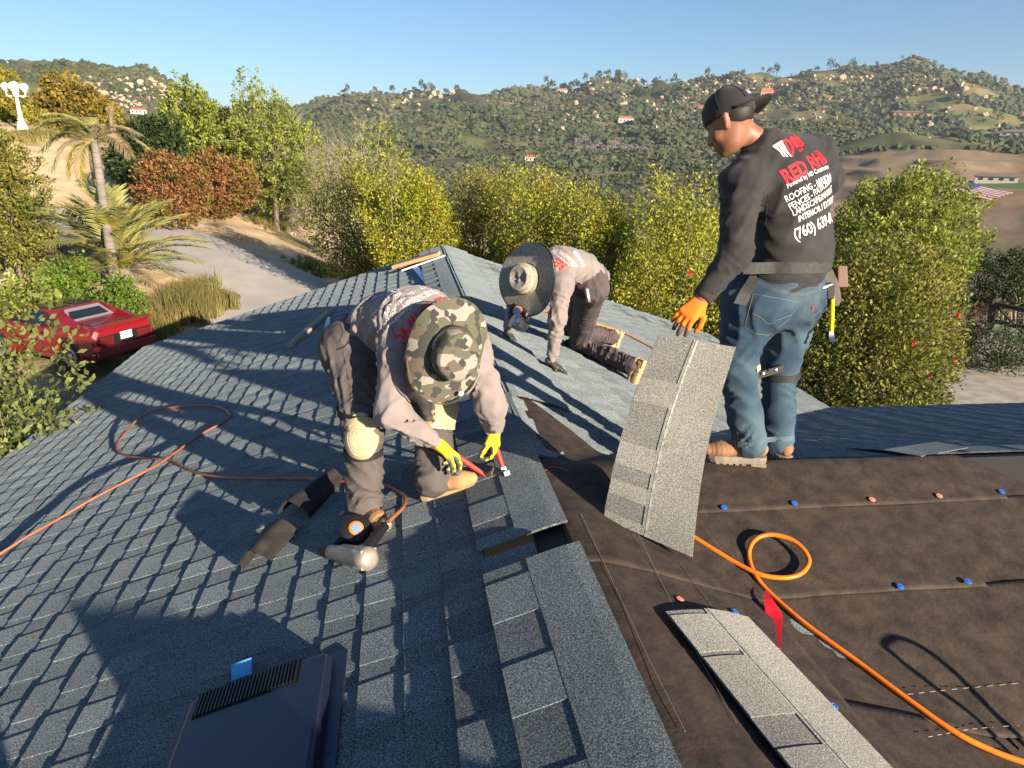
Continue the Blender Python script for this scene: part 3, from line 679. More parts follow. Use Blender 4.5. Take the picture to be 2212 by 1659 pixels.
def boot(parent, ankle, toe_dir, m, msole, up=(0, 0, 1), shaft=None, L=.285, h=.0065):
    """work boot with a separate sole; ankle is the ankle joint, about .10 above the sole"""
    u = nrm(up); t = np.asarray(toe_dir, float); t = nrm(t-u*(t@u)); s = np.cross(u, t); a = np.asarray(ankle, float); base = a-u*.085
    he = base-t*.055; F = Field(.03)
    F.cone(he+u*.045, base+t*.02+u*.05, .037, .041); F.cone(base+t*.02+u*.05, base+t*.125+u*.035, .043, .041, flat=u, q=.92); F.cone(base+t*.125+u*.032, base+t*(L-.115)+u*.028, .043, .036, flat=u, q=.85)
    sh = u if shaft is None else nrm(shaft); F.cone(base+u*.05-t*.012, a+sh*.05, .041, .043); F.plane(base+u*.006, -u)
    F.fold.append((.0022, nrm(t)*PI/.022, np.array([9., 7, 5]), 0.))
    b = F.build('boot', m, parent, h=h)
    out = [(-.088,.0),(-.082,.026),(-.05,.037),(.0,.035),(.05,.040),(.12,.046),(.155,.043),(.18,.030),(.19,.0)]; out = out+[(x, -y) for x, y in out[-2:0:-1]]; n = len(out); mb = MB()
    lv = [(-.024, .97), (-.003, 1.03), (.010, 1.02), (.012, .94)]
    V = [base+t*x*q+s*y*q+u*z for z, q in lv for x, y in out]; Fc = [(i*n+k, i*n+(k+1) % n, (i+1)*n+(k+1) % n, (i+1)*n+k) for i in range(3) for k in range(n)]+[tuple(range(n-1, -1, -1)), tuple(3*n+k for k in range(n))]
    if np.dot(np.cross(t, s), u) < 0: Fc = [f[::-1] for f in Fc]
    mb.add(V, Fc); mb.build('sole', msole, b, smooth=False)
    mb = MB(); R = np.stack([t, s, u], 1); mb.box(base-t*.05-u*.030, (.07, .066, .018), R)
    for x in (.02, .05, .08, .11, .14): mb.box(base+t*x-u*.027, (.018, .074, .010), R)
    mb.build('heel', msole, b)
    mb = MB()       # laces over the instep
    for i in range(4):
        c = base+t*(.012+.025*i)+u*(.098-.014*i); mb.tube([c-s*.022, c+u*.004, c+s*.022], .0028, 5)
    mb.build('laces', msole, b)
    return b
M_SKIN = mat('skin', (.25, .115, .065), .5, (.20, .088, .048), 25., spec=.4, bump=.05, bscale=150)
M_HAIR = mat('dark_hair', (.012, .010, .009), .6)
def person(J, label, shirt, trousers, tw=1., armr=1., legr=1., sleeve_end=.97, seed=0, foldamp=.006, head_dir=None, hq=1.):
    """J: joints. body is one skin, clothes are children"""
    root = empty('person', J['root'], label, 'person'); g = lambda k: np.asarray(J[k], float)
    pel, chest, neck, head = g('pel'), g('chest'), g('neck'), g('head'); mid = g('mid') if 'mid' in J else (pel+chest)/2
    side = nrm(g('shR')-g('shL')); up = nrm(neck-pel); fr = nrm(np.cross(up, side))     # fr points to the chest side
    # skin
    B = Field(.03); B.chain([pel, mid, chest, neck], [.10, .10, .12, .055], flat=fr, q=.75); B.cone(neck, head, .052, .055)
    for S in 'LR':
        B.chain([g('sh'+S), g('el'+S), g('wr'+S), g('wr'+S)+nrm(g('wr'+S)-g('el'+S))*.05], [.045, .036, .029, .026]); B.chain([g('hip'+S), g('kn'+S), g('an'+S)], [.065, .048, .036]); B.cone(neck, g('sh'+S), .05, .04)
    hd = nrm(head_dir if head_dir is not None else fr); hu = nrm(head-neck) if 'hup' not in J else nrm(J['hup']); hd = nrm(hd-hu*(hd@hu)); hs = np.cross(hd, hu); R = np.stack([hs, hd, hu], 1); H = lambda x, y, z: head+R@np.array([x, y, z])
    B.ell(H(0, -.012, .035), R, (.077, .096, .092)); B.ell(H(0, .025, -.035), R, (.058, .068, .082), k=.03); B.cone(H(0, .062, -.085), H(0, .070, -.092), .026, .022, k=.03)
    B.cone(H(0, .090, .012), H(0, .108, -.028), .009, .015, k=.014); B.cone(H(-.016, .098, -.034), H(.016, .098, -.034), .009, .009, k=.010)
    B.cone(H(-.035, .077, .030), H(.035, .077, .030), .012, .012, k=.014)
    for sx in (-1, 1):
        B.ell(H(sx*.031, .080, .012), R, (.017, .012, .011), k=.012, cut=True); B.ell(H(sx*.031, .074, .011), R, (.0125,)*3, k=.003)
        B.cone(H(sx*.050, .055, -.03), H(sx*.045, .05, -.01), .022, .02, k=.03); B.cone(H(sx*.078, -.012, .018), H(sx*.072, -.004, -.028), .014, .009, k=.008); B.cone(H(sx*.083, -.022, .022), H(sx*.078, -.016, -.012), .010, .008, k=.005)
    B.cone(H(-.020, .091, -.060), H(.020, .091, -.060), .0065, .0065, k=.007); B.cone(H(-.017, .090, -.071), H(.017, .090, -.071), .007, .007, k=.007)
    B.build('body', M_SKIN, root, h=.0085*hq)
    Hr = Field(.012); Hr.ell(H(0, -.022, .030), R, (.0795, .0935, .080)); Hr.plane(H(0, .035, 0), R[:, 1]+R[:, 2]*.35); Hr.plane(H(0, -.03, -.040), -R[:, 2]-R[:, 1]*.2); Hr.build('hair', M_HAIR, root, h=.007*hq)
    # shirt
    S_ = Field(.035); S_.chain([pel, mid, chest], [.150*tw, .150*tw, .165*tw], flat=fr, q=.76, k=.06); S_.cone(chest, neck-up*.02, .155*tw, .085, flat=fr, q=.72, k=.06)
    S_.cone(neck-up*.03, neck+nrm(head-neck)*.012, .075, .066)
    for S in 'LR':
        sh, el, wr = g('sh'+S), g('el'+S), g('wr'+S); S_.cone(neck-up*.045, sh, .095, .082*armr, k=.05); S_.cone(sh, el, .078*armr, .060*armr, k=.03, fold=foldamp)
        e2 = el+(wr-el)*sleeve_end; S_.cone(el, el+(e2-el)*.85, .060*armr, .044*armr, fold=foldamp*1.1); S_.cone(el+(e2-el)*.85, e2, .042*armr, .038, k=.012)
    folds(S_, foldamp*.9, [up+.25*side, up-.7*side, up+.9*side], .095, seed); folds(S_, foldamp*.4, [up+.2*side, side-up], .045, seed+1)
    shirt_o = S_.build('shirt', shirt, root, h=.0095*hq)
    # trousers
    Tt = Field(.035)
    Tt.cone(g('hipL'), g('hipR'), .118*legr, .118*legr, flat=fr if 'hfr' not in J else J['hfr'], q=.95); Tt.cone(pel, pel+nrm(mid-pel)*.05, .142*tw, .148*tw, flat=fr, q=.78, k=.05)
    for S in 'LR':
        h_, k_, a_ = g('hip'+S), g('kn'+S), g('an'+S); Tt.cone(h_, k_, .105*legr, .075*legr, fold=foldamp, k=.04); Tt.cone(k_, k_+(a_-k_)*.62, .073*legr, .066*legr, fold=foldamp*1.3); Tt.cone(k_+(a_-k_)*.62, a_+nrm(a_-k_)*.01, .066*legr, .069*legr, fold=foldamp*1.9)
        if 'but'+S in J: Tt.cone(g('but'+S), g('but'+S)+.001, .10*legr, .10*legr, k=.06)
    folds(Tt, foldamp*.8, [up+.6*side, up-.6*side, fr+.5*up], .075, seed+5)
    tro_o = Tt.build('trousers', trousers, root, h=.0095*hq)
    return dict(root=root, shirt=shirt_o, trousers=tro_o, up=up, side=side, fr=fr, H=H, R=R)
def decal_line(pr, bvh, s, p0, p1, cap, m, bold=.014, flip=False):
    """lettering that starts under sight line p0, runs towards p1, cap height in metres; keeps the shirt as its parent"""
    a, b_ = pixhit(bvh, *p0), pixhit(bvh, *p1)
    if a is None or b_ is None: return None
    V, F = text_mesh(s, bold); u = nrm(b_-a); n = nrm(bvh.find_nearest(Vector((a+b_)/2))[1]); view = nrm(CAM_POS-(a+b_)/2)
    n = nrm(n*.5+view*.5); v = nrm(np.cross(n, u)); u2 = nrm(np.cross(v, n))
    return wrap('lettering', V*cap, F, bvh, a, u2, v, m, pr['shirt'])
M_RED = mat('red_print', (.62, .018, .03), .7); M_WHITE = mat('white_print', (.75, .74, .72), .7, (.62, .60, .58), 60.)
def emblem(pr, bvh, pc, pu, sz):
    """white M, red D and a red horned head in profile above the lettering"""
    a, b_ = pixhit(bvh, *pc), pixhit(bvh, *pu)
    if a is None or b_ is None: return
    u = nrm(b_-a); view = nrm(CAM_POS-a); n = nrm(np.array(bvh.find_nearest(Vector(a))[1])*.5+view*.5); v = nrm(np.cross(n, u))
    def poly(pts, m, nm='emblem'):
        bm = bmesh.new(); bm.faces.new([bm.verts.new((x*sz[0], y*sz[1], 0)) for x, y in pts]); bmesh.ops.triangulate(bm, faces=bm.faces[:])
        for _ in range(2): bmesh.ops.subdivide_edges(bm, edges=[e for e in bm.edges if e.calc_length() > .016], cuts=1); bmesh.ops.triangulate(bm, faces=[f for f in bm.faces if len(f.verts) > 3])
        bm.verts.index_update(); V = np.array([q.co[:] for q in bm.verts]); F = [tuple(q.index for q in f.verts) for f in bm.faces]; bm.free(); wrap(nm, V, F, bvh, a, u, v, m, pr['shirt'])
    for x0, y0 in ((0, .62), (.13, .55), (.26, .48)): poly([(x0, .95-.05), (x0+.10, .97-.05), (x0+.17, y0-.45), (x0+.10, y0-.35)], M_WHITE)
    poly([(0, .80), (0, .93), (.40, .97), (.40, .86)], M_WHITE)
    poly([(.43, .97), (.62, .95), (.60, .84), (.52, .85), (.50, .30), (.46, .0)], M_RED); poly([(.62, .95), (.78, .80), (.74, .45), (.46, .0), (.50, .22), (.64, .50), (.66, .74), (.60, .84)], M_RED)
    poly([(.80, .86), (.86, .98), (.92, .92), (1.0, 1.02), (1.05, .90), (1.18, .88), (1.26, 1.12), (1.34, .80), (1.42, .98), (1.46, .60), (1.38, .50), (1.45, .38), (1.30, .34), (1.12, .28), (.98, .36), (.86, .30), (.80, .55)], M_RED)
    poly([(.84, .20), (.94, .22), (.94, .10), (.84, .08)], M_RED); poly([(.97, .23), (1.06, .25), (1.06, .12), (.97, .10)], M_RED)
# ---------------------------------------------------------------- clothing pieces
def ring(name, bvh, c, axis, xa, width, off, m, parent, a0=0., a1=2*PI, n=40, rmax=.4, th=.003, tilt=0.):
    """a strap laid round a limb: cast outwards-in onto the cloth"""
    ax = nrm(axis); a = nrm(np.asarray(xa, float)-ax*(np.asarray(xa)@ax)); b_ = np.cross(ax, a); G = []
    for q in np.linspace(a0, a1, n):
        d = a*math.cos(q)+b_*math.sin(q); row = []
        for s in (-.5, 0, .5):
            o = np.asarray(c)+ax*(s*width+tilt*math.sin(q)); h, _, _, dd = bvh.ray_cast(Vector(o+d*rmax), Vector(-d), rmax)
            r = rmax-dd if h is not None else .1; row.append((o, d, r))
        G.append(row)
    R_ = np.array([[x[2] for x in r] for r in G]).mean(1)
    for _ in range(2): R_ = (np.roll(R_, 1)+2*R_+np.roll(R_, -1))/4 if a1-a0 > 6.2 else np.concatenate([R_[:1], (R_[:-2]+2*R_[1:-1]+R_[2:])/4, R_[-1:]])
    mb = MB(); mb.sheet([[x[0]+x[1]*(R_[i]+off) for x in r] for i, r in enumerate(G)], th); return mb.build(name, m, parent, smooth=True)
def knee_pad(parent, c, out, down, m, w=.078, h=.105):
    o_ = nrm(out); dn = nrm(np.asarray(down)-o_*(np.asarray(down)@o_)); sd = np.cross(o_, dn); mb = MB(); V = []; n = 28; prof = []
    for i in range(34):
        t = i/33; prof.append((t, .026*(1-t**2.4)+.0020*math.cos(t*13*2*PI)*(t < .8)))
    for t, z in prof:
        for k in range(n):
            q = 2*PI*k/n; x, y = math.cos(q)*t, math.sin(q)*t; V.append(np.asarray(c)+o_*(z-.03*(x*x)-.012*abs(y)**3)+sd*x*w+dn*y*h)
    m0 = len(prof); F = [(i*n+k, i*n+(k+1) % n, (i+1)*n+(k+1) % n, (i+1)*n+k) for i in range(m0-1) for k in range(n)]; F = [f[::-1] for f in F]
    V2 = [v-o_*.012 for v in V[-n:]]; mb.add(V+V2, F+[((m0-1)*n+(k+1) % n, (m0-1)*n+k, m0*n+k, m0*n+(k+1) % n) for k in range(n)]); return mb.build('knee_pad', m, parent, smooth=True)
def hat_brim(name, c, axis, xa, r0, r1, m, parent, wave, th=.004, n=64, k=10):
    ax = nrm(axis); a = nrm(np.asarray(xa, float)-ax*(np.asarray(xa)@ax)); b_ = np.cross(ax, a); G = []
    for i in range(n+1):
        q = 2*PI*i/n; row = []
        for j in range(k):
            t = j/(k-1); dr, dz = wave(q, t); r = r0+(r1-r0)*t+dr; row.append(np.asarray(c)+(a*math.cos(q)+b_*math.sin(q))*r+ax*dz)
        G.append(row)
    mb = MB(); mb.sheet(G, th); return mb.build(name, m, parent, smooth=True)
def crown(name, c, axis, xa, prof, m, parent, shape, n=40):
    """prof (r, h); shape(q, t) scales radius and adds height"""
    ax = nrm(axis); a = nrm(np.asarray(xa, float)-ax*(np.asarray(xa)@ax)); b_ = np.cross(ax, a); V = []
    for i, (r, h) in enumerate(prof):
        for k in range(n):
            q = 2*PI*k/n; s, dz = shape(q, i/(len(prof)-1)); V.append(np.asarray(c)+(a*math.cos(q)*s[0]+b_*math.sin(q)*s[1])*r+ax*(h+dz))
    F = [(i*n+k, i*n+(k+1) % n, (i+1)*n+(k+1) % n, (i+1)*n+k) for i in range(len(prof)-1) for k in range(n)]+[tuple((len(prof)-1)*n+k for k in range(n))]
    mb = MB(); mb.add(V, F); return mb.build(name, m, parent, smooth=True)
M_GREY = mat('grey_cotton', (.245, .205, .20), .92, (.20, .165, .16), 9., .3, .7, bump=.25, bscale=300, sheen=.15)
M_CHAR = mat('charcoal_canvas', (.072, .062, .062), .85, (.10, .086, .082), 7., bump=.25, bscale=350)
M_PLUM = mat('brown_canvas', (.088, .066, .068), .85, (.065, .050, .052), 7., bump=.25, bscale=350)
M_BLK = mat('black_cotton', (.0165, .0155, .0165), .85, (.027, .025, .025), 8., bump=.25, bscale=300, sheen=.1)
M_DENIM = mat('blue_denim', (.020, .046, .080), .88, (.062, .105, .135), 5.5, .42, .66, bump=.45, bscale=420, detail=7)
M_TAN = mat('tan_nubuck', (.47, .27, .12), .8, (.36, .20, .09), 14., bump=.2, bscale=120)
M_TAN2 = mat('brown_nubuck', (.33, .17, .085), .75, (.22, .11, .055), 12., bump=.25, bscale=120)
M_SOLE = mat('crepe_sole', (.42, .30, .16), .85, (.33, .23, .13), 30.)
M_SOLE2 = mat('lugged_sole', (.25, .21, .16), .9, (.17, .14, .11), 30.)
M_YEL = mat('yellow_knit', (.80, .62, .02), .85, (.66, .50, .02), 18., bump=.3, bscale=400)
M_DIP = mat('grey_dipped_latex', (.075, .075, .075), .6, (.22, .21, .18), 45., .5, .7)
M_ORG = mat('orange_knit', (.80, .20, .012), .85, (.66, .15, .01), 18., bump=.3, bscale=400)
M_DIP2 = mat('brown_dipped_latex', (.07, .040, .028), .6, (.15, .075, .045), 40.)
M_BGLV = mat('black_glove', (.03, .03, .032), .6, (.055, .05, .05), 60.)
M_CREAM = mat('cream_rubber', (.50, .41, .26), .6, (.40, .32, .20), 20.)
M_CAMO = camo('woodland_camouflage')
M_STRAW = mat('dark_straw', (.19, .178, .155), .8, (.33, .30, .25), 55., .35, .65, bump=.6, bscale=150, stretch=(1, 1, 1))
M_TANB = mat('tan_leather', (.50, .36, .22), .7)

# ---------------------------------------------------------------- worker in the camouflage hat, bent over the left slope
hc, hx = at(974, 760, 2.86), nrm(-CF*.86+CR*.42-CU*.28); xa_ = nrm(CU*.95+CR*.16)
J = dict(root=on_roof(870, 1050), pel=at(800, 735, 3.44), mid=at(840, 700, 3.30), chest=at(900, 692, 3.15), neck=at(950, 706, 3.05), head=hc-hx*.035-xa_*.0, hup=hx,
         shR=at(862, 742, 3.04), elR=at(846, 890, 3.0), wrR=at(934, 951, 3.13), shL=at(1010, 735, 3.02), elL=at(1059, 872, 3.08), wrL=at(1066, 922, 3.26),
         hipR=at(757, 752, 3.33), knR=at(784, 925, 3.19), anR=on_roof(787, 1086, .10), hipL=at(838, 735, 3.5), knL=at(945, 872, 3.33), anL=on_roof(934, 1030, .115))
pa = person(J, 'person bent over in a camouflage hat, grey shirt and kneepads, hammering shingles', M_GREY, M_CHAR, tw=1.16, armr=1.12, legr=1.24, seed=3, foldamp=.011, head_dir=-CU*.9-CF*.3+CR*.3)
ra = pa['root']
LN = np.array([-ST, 0, CT])
boot(ra, J['anR'], at(828, 1120, 3.2)-at(785, 1085, 3.45), M_TAN, M_SOLE, LN, J['knR']-J['anR'], L=.28)
boot(ra, J['anL'], on_roof(1030, 1008)-on_roof(918, 1036), M_TAN, M_SOLE, LN, J['knL']-J['anL'])
bt = bvh_of(pa['trousers'])
for K, A_, o_ in (('knR', 'anR', -CF*.8-CU*.15+CR*.05), ('knL', 'anL', -CF*.55+CR*.6)):
    kn, an = np.array(J[K]), np.array(J[A_]); oo = nrm(o_); c = kn+oo*.088+(an-kn)*.06
    kp = knee_pad(ra, c, oo, an-kn, M_CREAM, .080, .112)
    for t, s in ((.30, .03), (-.18, .034)): ring('strap', bt, kn+(an-kn)*t, an-kn, oo, s, .006, M_CREAM if K == 'knL' else M_RUBBER, kp, rmax=.16)
M_OLIVE = mat('dusty_band', (.035, .034, .03), .85)
sb = bvh_of(pa['shirt'])
# hat
def wv(q, t): return (-.050*t*math.sin(q)**2+.004*math.sin(3*q)*t, t*t*(-.020-.030*math.sin(q)**2+.012*math.sin(2*q+.8)+.006*math.sin(5*q)))
hat = hat_brim('hat', hc, hx, xa_, .098, .222, M_CAMO, ra, wv)
crown('crown', hc-hx*.004, hx, xa_, [(.104,0),(.103,.03),(.099,.07),(.094,.098),(.085,.108),(.05,.110),(.01,.110)], M_CAMO, hat, lambda q, t: ((1.06, .94), .004*math.sin(2*q)*t))
crown('hat_band', hc-hx*.002, hx, xa_, [(.107,0),(.1075,.028),(.1055,.034),(.1,.034)], M_OLIVE, hat, lambda q, t: ((1.06, .94), 0))
mb = MB(); mb.tube(smooth_curve([hc+(xa_*math.cos(q)+np.cross(hx, xa_)*math.sin(q))*(.221+wv(q, 1)[0])+hx*(wv(q, 1)[1]-.001) for q in np.linspace(0, 2*PI, 33)], 3), .0035, 5, False); mb.build('brim_edge', M_CAMO, hat, smooth=True)
mb = MB(); q = math.atan2(np.dot(at(1003, 862, 2.9)-hc, np.cross(hx, xa_)), np.dot(at(1003, 862, 2.9)-hc, xa_)); pb = hc+(xa_*math.cos(q)+np.cross(hx, xa_)*math.sin(q))*(.195+wv(q, .8)[0])+hx*(wv(q, .8)[1]+.002)
mb.lathe([(.011, 0), (.011, .003), (.008, .0045), (.002, .003)], pb, hx, 14); mb.build('snap_button', M_WHITEP, hat, smooth=True)
for q in ():
    pb = hc+(xa_*math.cos(q)+np.cross(hx, xa_)*math.sin(q))*(.19+wv(q, .75)[0])+hx*(wv(q, .75)[1]+.002); mb = MB(); mb.lathe([(.006, 0), (.006, .002), (.003, .003), (.002, .001)], pb, hx, 10); mb.build('eyelet', M_STEEL, hat)
# lettering on the back (upside down to the camera: the neck is nearer)
def L4(x, y): return ((750+x/2.766)*.8640625, (650+y/2.766)*.8640625)
for s, p0, p1, cap, m, bo in (('RED RHINO', L4(1030, 262), L4(655, 415), .068, M_RED, .03), ('Powered by MD Construction', L4(960, 226), L4(610, 380), .014, M_WHITE, .012),
        ('ROOFING - MASONRY - REMODELS', L4(935, 200), L4(565, 372), .017, M_WHITE, .0), ('FENCES - PATIOS/DECKS - PAVERS', L4(905, 190), L4(522, 362), .017, M_WHITE, .0),
        ('LANDSCAPE/HARDSCAPE DESIGN', L4(855, 184), L4(490, 345), .017, M_WHITE, .0), ('INTERIOR / EXTERIOR PAINT', L4(800, 184), L4(470, 322), .016, M_WHITE, .0), ('(760) 639-8420', L4(700, 182), L4(428, 292), .030, M_WHITE, .01)):
    V, F = text_mesh(s, bo); q = anchors(sb, p0, p1)
    if q is None: continue
    a, b_, u, L_ = q; n = nrm(np.array(sb.find_nearest(Vector((a+b_)/2))[1])*.7+nrm(CAM_POS-a)*.3); v = nrm(np.cross(n, u)); V2 = V*cap; V2[:, 0] *= L_/V2[:, 0].max()
    wrap('lettering', V2, F, sb, a, u, v, m, pa['shirt'])
# rear pocket seam and cuffs
def seam(bvh, pts, m, parent, r=.0016, name='seam', lift=.0):
    Q = [pixhit(bvh, *p) for p in pts]; Q = [q for q in Q if q is not None]
    if len(Q) < 2: return
    S_ = smooth_curve(Q, 5); out = []
    for p in S_:
        h, n, _, _ = bvh.find_nearest(Vector(p)); out.append(np.array(h)+np.array(n)*lift)
    mb = MB(); mb.tube(out, r, 5); mb.build(name, m, parent)
M_SEAMD = mat('dark_seam', (.03, .026, .026), .9)
seam(bt, [(738, 660), (752, 690), (757, 720), (748, 745), (728, 755)], M_SEAMD, pa['trousers'], .004)
seam(bt, [(722, 690), (735, 700), (740, 720), (733, 740)], M_SEAMD, pa['trousers'], .0025)
seam(bt, [(740, 760), (752, 820), (762, 890)], M_SEAMD, pa['trousers'])
seam(sb, [(845, 700), (852, 722), (872, 742), (895, 752)], M_SEAMD, pa['shirt'], .0014)
hand('glove', M_YEL, ra, J['wrR']+nrm(J['wrR']-J['elR'])*.035, at(986, 990, 3.22)-J['wrR'], -CF*-.2-CU*.9, CR*.6+CU*.6, curl=.95, m2=M_DIP, size=1.2)
hand('glove', M_YEL, ra, J['wrL']+nrm(J['wrL']-J['elL'])*.03, at(1070, 968, 3.30)-J['wrL'], -CR*.9+CF*.2, -CR*.3-CF, curl=1.15, m2=M_DIP, size=1.15)
for S in 'RL':
    w_ = np.array(J['wr'+S]); d_ = nrm(w_-np.array(J['el'+S])); mb = MB(); mb.lathe([(.040, -.030), (.0425, -.024), (.0425, -.002), (.038, .003), (.030, .003)], w_-d_*.005, d_, 22); mb.build('cuff', M_GREY, pa['shirt'], smooth=True)
# the two hammers
def hammer(label, grip, headp, claw_dir, m_handle, m_head, kind=0):
    g, hp = np.asarray(grip), np.asarray(headp); d = nrm(hp-g); o = empty('hammer', hp, label, 'hammer'); c = np.asarray(claw_dir, float); c = nrm(c-d*(c@d)); s = np.cross(d, c)
    mb = MB(); L = np.linalg.norm(hp-g); P = [g-d*.10+d*t*(L+.10) for t in np.linspace(0, 1, 8)]; mb.tube(P, [.015, .016, .0155, .0145, .0135, .0125, .011, .010], 10); mb.build('handle', m_handle, o, smooth=True)
    mb = MB()
    if kind == 0:
        mb.tube([hp-c*.050, hp-c*.046, hp-c*.030, hp-c*.026, hp, hp+c*.02], [.014, .0165, .0165, .012, .014, .012], 12)
        for sx in (-1, 1): mb.tube([hp+c*.018+s*sx*.005, hp+c*.045+s*sx*.009-d*.004, hp+c*.075+s*sx*.014-d*.018], [.009, .0075, .003], 6)
    else:
        mb.box(hp, (.026, .026, .060), np.stack([s, c, d], 1)); mb.box(hp+c*.03, (.028, .05, .022), np.stack([s, c, d], 1)); mb.tube([hp-c*.05, hp-c*.02], .015, 12)
    mb.build('hammer_head', m_head, o, bevel=.0015); return o
M_REDH = mat('red_rubber_grip', (.42, .025, .02), .5, (.30, .05, .04), 60.)
hammer('red handled claw hammer with a rusty head in the right yellow glove', at(983, 982, 3.24), on_roof(1050, 1028, .035), CR*.8-CF*.4, M_REDH, M_RUST)
hammer('red handled hammer with a bright steel head in the left yellow glove', at(1072, 968, 3.30), on_roof(1090, 1022, .03), -CF*.8+CR*.2, M_REDH, M_STEEL, 1)

# ---------------------------------------------------------------- kneeling worker on the right slope
RN = np.array([ST, 0, CT])
hc, hx = at(1140, 603, 5.02), nrm(-CF*.80-CR*.58-CU*.04); xa_ = nrm(CU); yb_ = np.cross(hx, xa_)
J = dict(root=on_roof(1250, 745), pel=at(1272, 598, 5.41), mid=at(1247, 578, 5.32), chest=at(1215, 572, 5.20), neck=at(1172, 592, 5.10), head=hc-hx*.03, hup=hx,
         shL=at(1215, 612, 5.03), elL=at(1204, 690, 5.06), wrL=on_roof(1192, 778, .07), shR=at(1140, 590, 5.32), elR=at(1113, 655, 5.40), wrR=on_roof(1098, 716, .07),
         hipL=at(1278, 622, 5.33), hipR=at(1258, 612, 5.53), knL=on_roof(1250, 742, .075), knR=on_roof(1238, 712, .08), anL=on_roof(1364, 790, .13), anR=on_roof(1320, 728, .10))
pb_ = person(J, 'person on hands and knees in a wide straw hat and grey shirt', M_GREY, M_PLUM, tw=1.06, armr=1.05, legr=1.12, seed=11, foldamp=.010, head_dir=-CU*.9-CF*.2-CR*.3)
rb = pb_['root']
for K, A_ in (('knL', 'anL'), ('knR', 'anR')): boot(rb, J[A_], -RN*.9+(np.array(J[A_])-np.array(J[K]))*.25, mat('pale_nubuck', (.56, .36, .16), .8, (.45, .28, .12), 14.), M_SOLE, np.array(J[K])-np.array(J[A_]), np.array(J[K])-np.array(J[A_]), L=.27, h=.009)
btb = bvh_of(pb_['trousers']); 
for K, A_ in (('knL', 'anL'), ('knR', 'anR')):
    kn, an = np.array(J[K]), np.array(J[A_]); c = kn-RN*.028-nrm(an-kn)*.03; mb = MB(); R_ = frame(RN, nrm(an-kn)); mb.box(c, (.19, .12, .05), R_, .8)
    for t in (-.07, -.035, 0, .035, .07): mb.box(c+R_[:, 0]*t-R_[:, 1]*.058, (.014, .016, .05), R_)
    mb.build('knee_pad', M_RUBBER, rb, bevel=.008)
def wv2(q, t): return (.0, t**1.6*(.055*math.cos(q)**2*-1+.020-.03*math.sin(q)))
hatb = hat_brim('hat', hc, hx, xa_, .095, .262, M_STRAW, rb, wv2, k=14)
crown('crown', hc-hx*.004, hx, xa_, [(.10,0),(.102,.03),(.098,.075),(.090,.115),(.078,.128),(.06,.124),(.035,.112),(.01,.108)], M_STRAW, hatb, lambda q, t: ((1.08, .94), (.012*math.cos(2*q)*t*t)))
crown('hat_band', hc+hx*.066, hx, xa_, [(.1025,0),(.1008,.018),(.099,.020)], M_TANB, hatb, lambda q, t: ((1.08, .94), 0))
mb = MB(); mb.tube(smooth_curve([hc+(xa_*math.cos(q)+yb_*math.sin(q))*(.262)+hx*(wv2(q, 1)[1]-.002) for q in np.linspace(0, 2*PI, 41)], 3), .0055, 6, False); mb.build('brim_edge', M_BLK, hatb, smooth=True)
for k in range(11):   # the plaited rows
    t = (k+1)/12; mb = MB(); mb.tube([hc+(xa_*math.cos(q)+yb_*math.sin(q))*(.095+.167*t)+hx*(wv2(q, t)[1]+.0006) for q in np.linspace(0, 2*PI, 65)], .0022, 4, False); mb.build('plait', M_STRAW, hatb, smooth=True)
mb = MB(); mb.tube(smooth_curve([at(1183, 672, 5.0), at(1187, 690, 4.98), at(1190, 708, 4.99)], 5), .004, 5); mb.build('chin_cord', M_BLK, hatb)
sbb = bvh_of(pb_['shirt'])
def L5(x, y): return ((1150+x/3.687)*.8640625, (550+y/3.687)*.8640625)
for s, p0, p1, cap, m, bo in (('RED RHINO', L5(985, 415), L5(745, 265), .060, M_RED, .03), ('Powered by MD Construction', L5(1018, 418), L5(820, 265), .012, M_WHITE, .012), ('ROOFING - MASONRY - REMODELS', L5(1045, 424), L5(850, 262), .014, M_WHITE, .0),
        ('FENCES - PATIOS/DECKS - PAVERS', L5(1068, 427), L5(880, 262), .014, M_WHITE, .0), ('LANDSCAPE/HARDSCAPE DESIGN', L5(1090, 428), L5(915, 262), .014, M_WHITE, .0), ('(760) 639-8420', L5(1150, 425), L5(1080, 290), .030, M_WHITE, .01)):
    V, F = text_mesh(s, bo); q = anchors(sbb, p0, p1, .8)
    if q is None: continue
    a, b_, u, L_ = q; n = nrm(np.array(sbb.find_nearest(Vector((a+b_)/2))[1])*.7+nrm(CAM_POS-a)*.3); v = nrm(np.cross(n, u)); V2 = V*cap; V2[:, 0] *= L_*1.1/V2[:, 0].max()
    wrap('lettering', V2, F, sbb, a, u, v, m, pb_['shirt'])
emblem(pb_, sbb, L5(905, 420), L5(780, 320), (.10, .08))
hand('glove', M_BGLV, rb, np.array(J['wrL'])+np.array([0, -.01, -.02]), on_roof(1222, 800, .0)-on_roof(1194, 782, .03), -RN, -CR-CF, curl=.22, spread=.3)
hand('glove', M_BGLV, rb, np.array(J['wrR'])+np.array([0, -.01, -.02]), on_roof(1112, 738, .0)-on_roof(1099, 716, .03), -RN, CR, curl=.3, spread=.3)
mb = MB(); mb.sheet([[np.array(pixhit(btb, 1266+i*1.2+j*5, 624+i*7))+(CAM_POS-at(1266,624,5))*.004 if pixhit(btb, 1266+i*1.2+j*5, 624+i*7) is not None else at(1266+i+j*5, 624+i*7, 5.1) for j in range(2)] for i in range(5)], .002); mb.build('rag', M_WHITEP, pb_['trousers'])

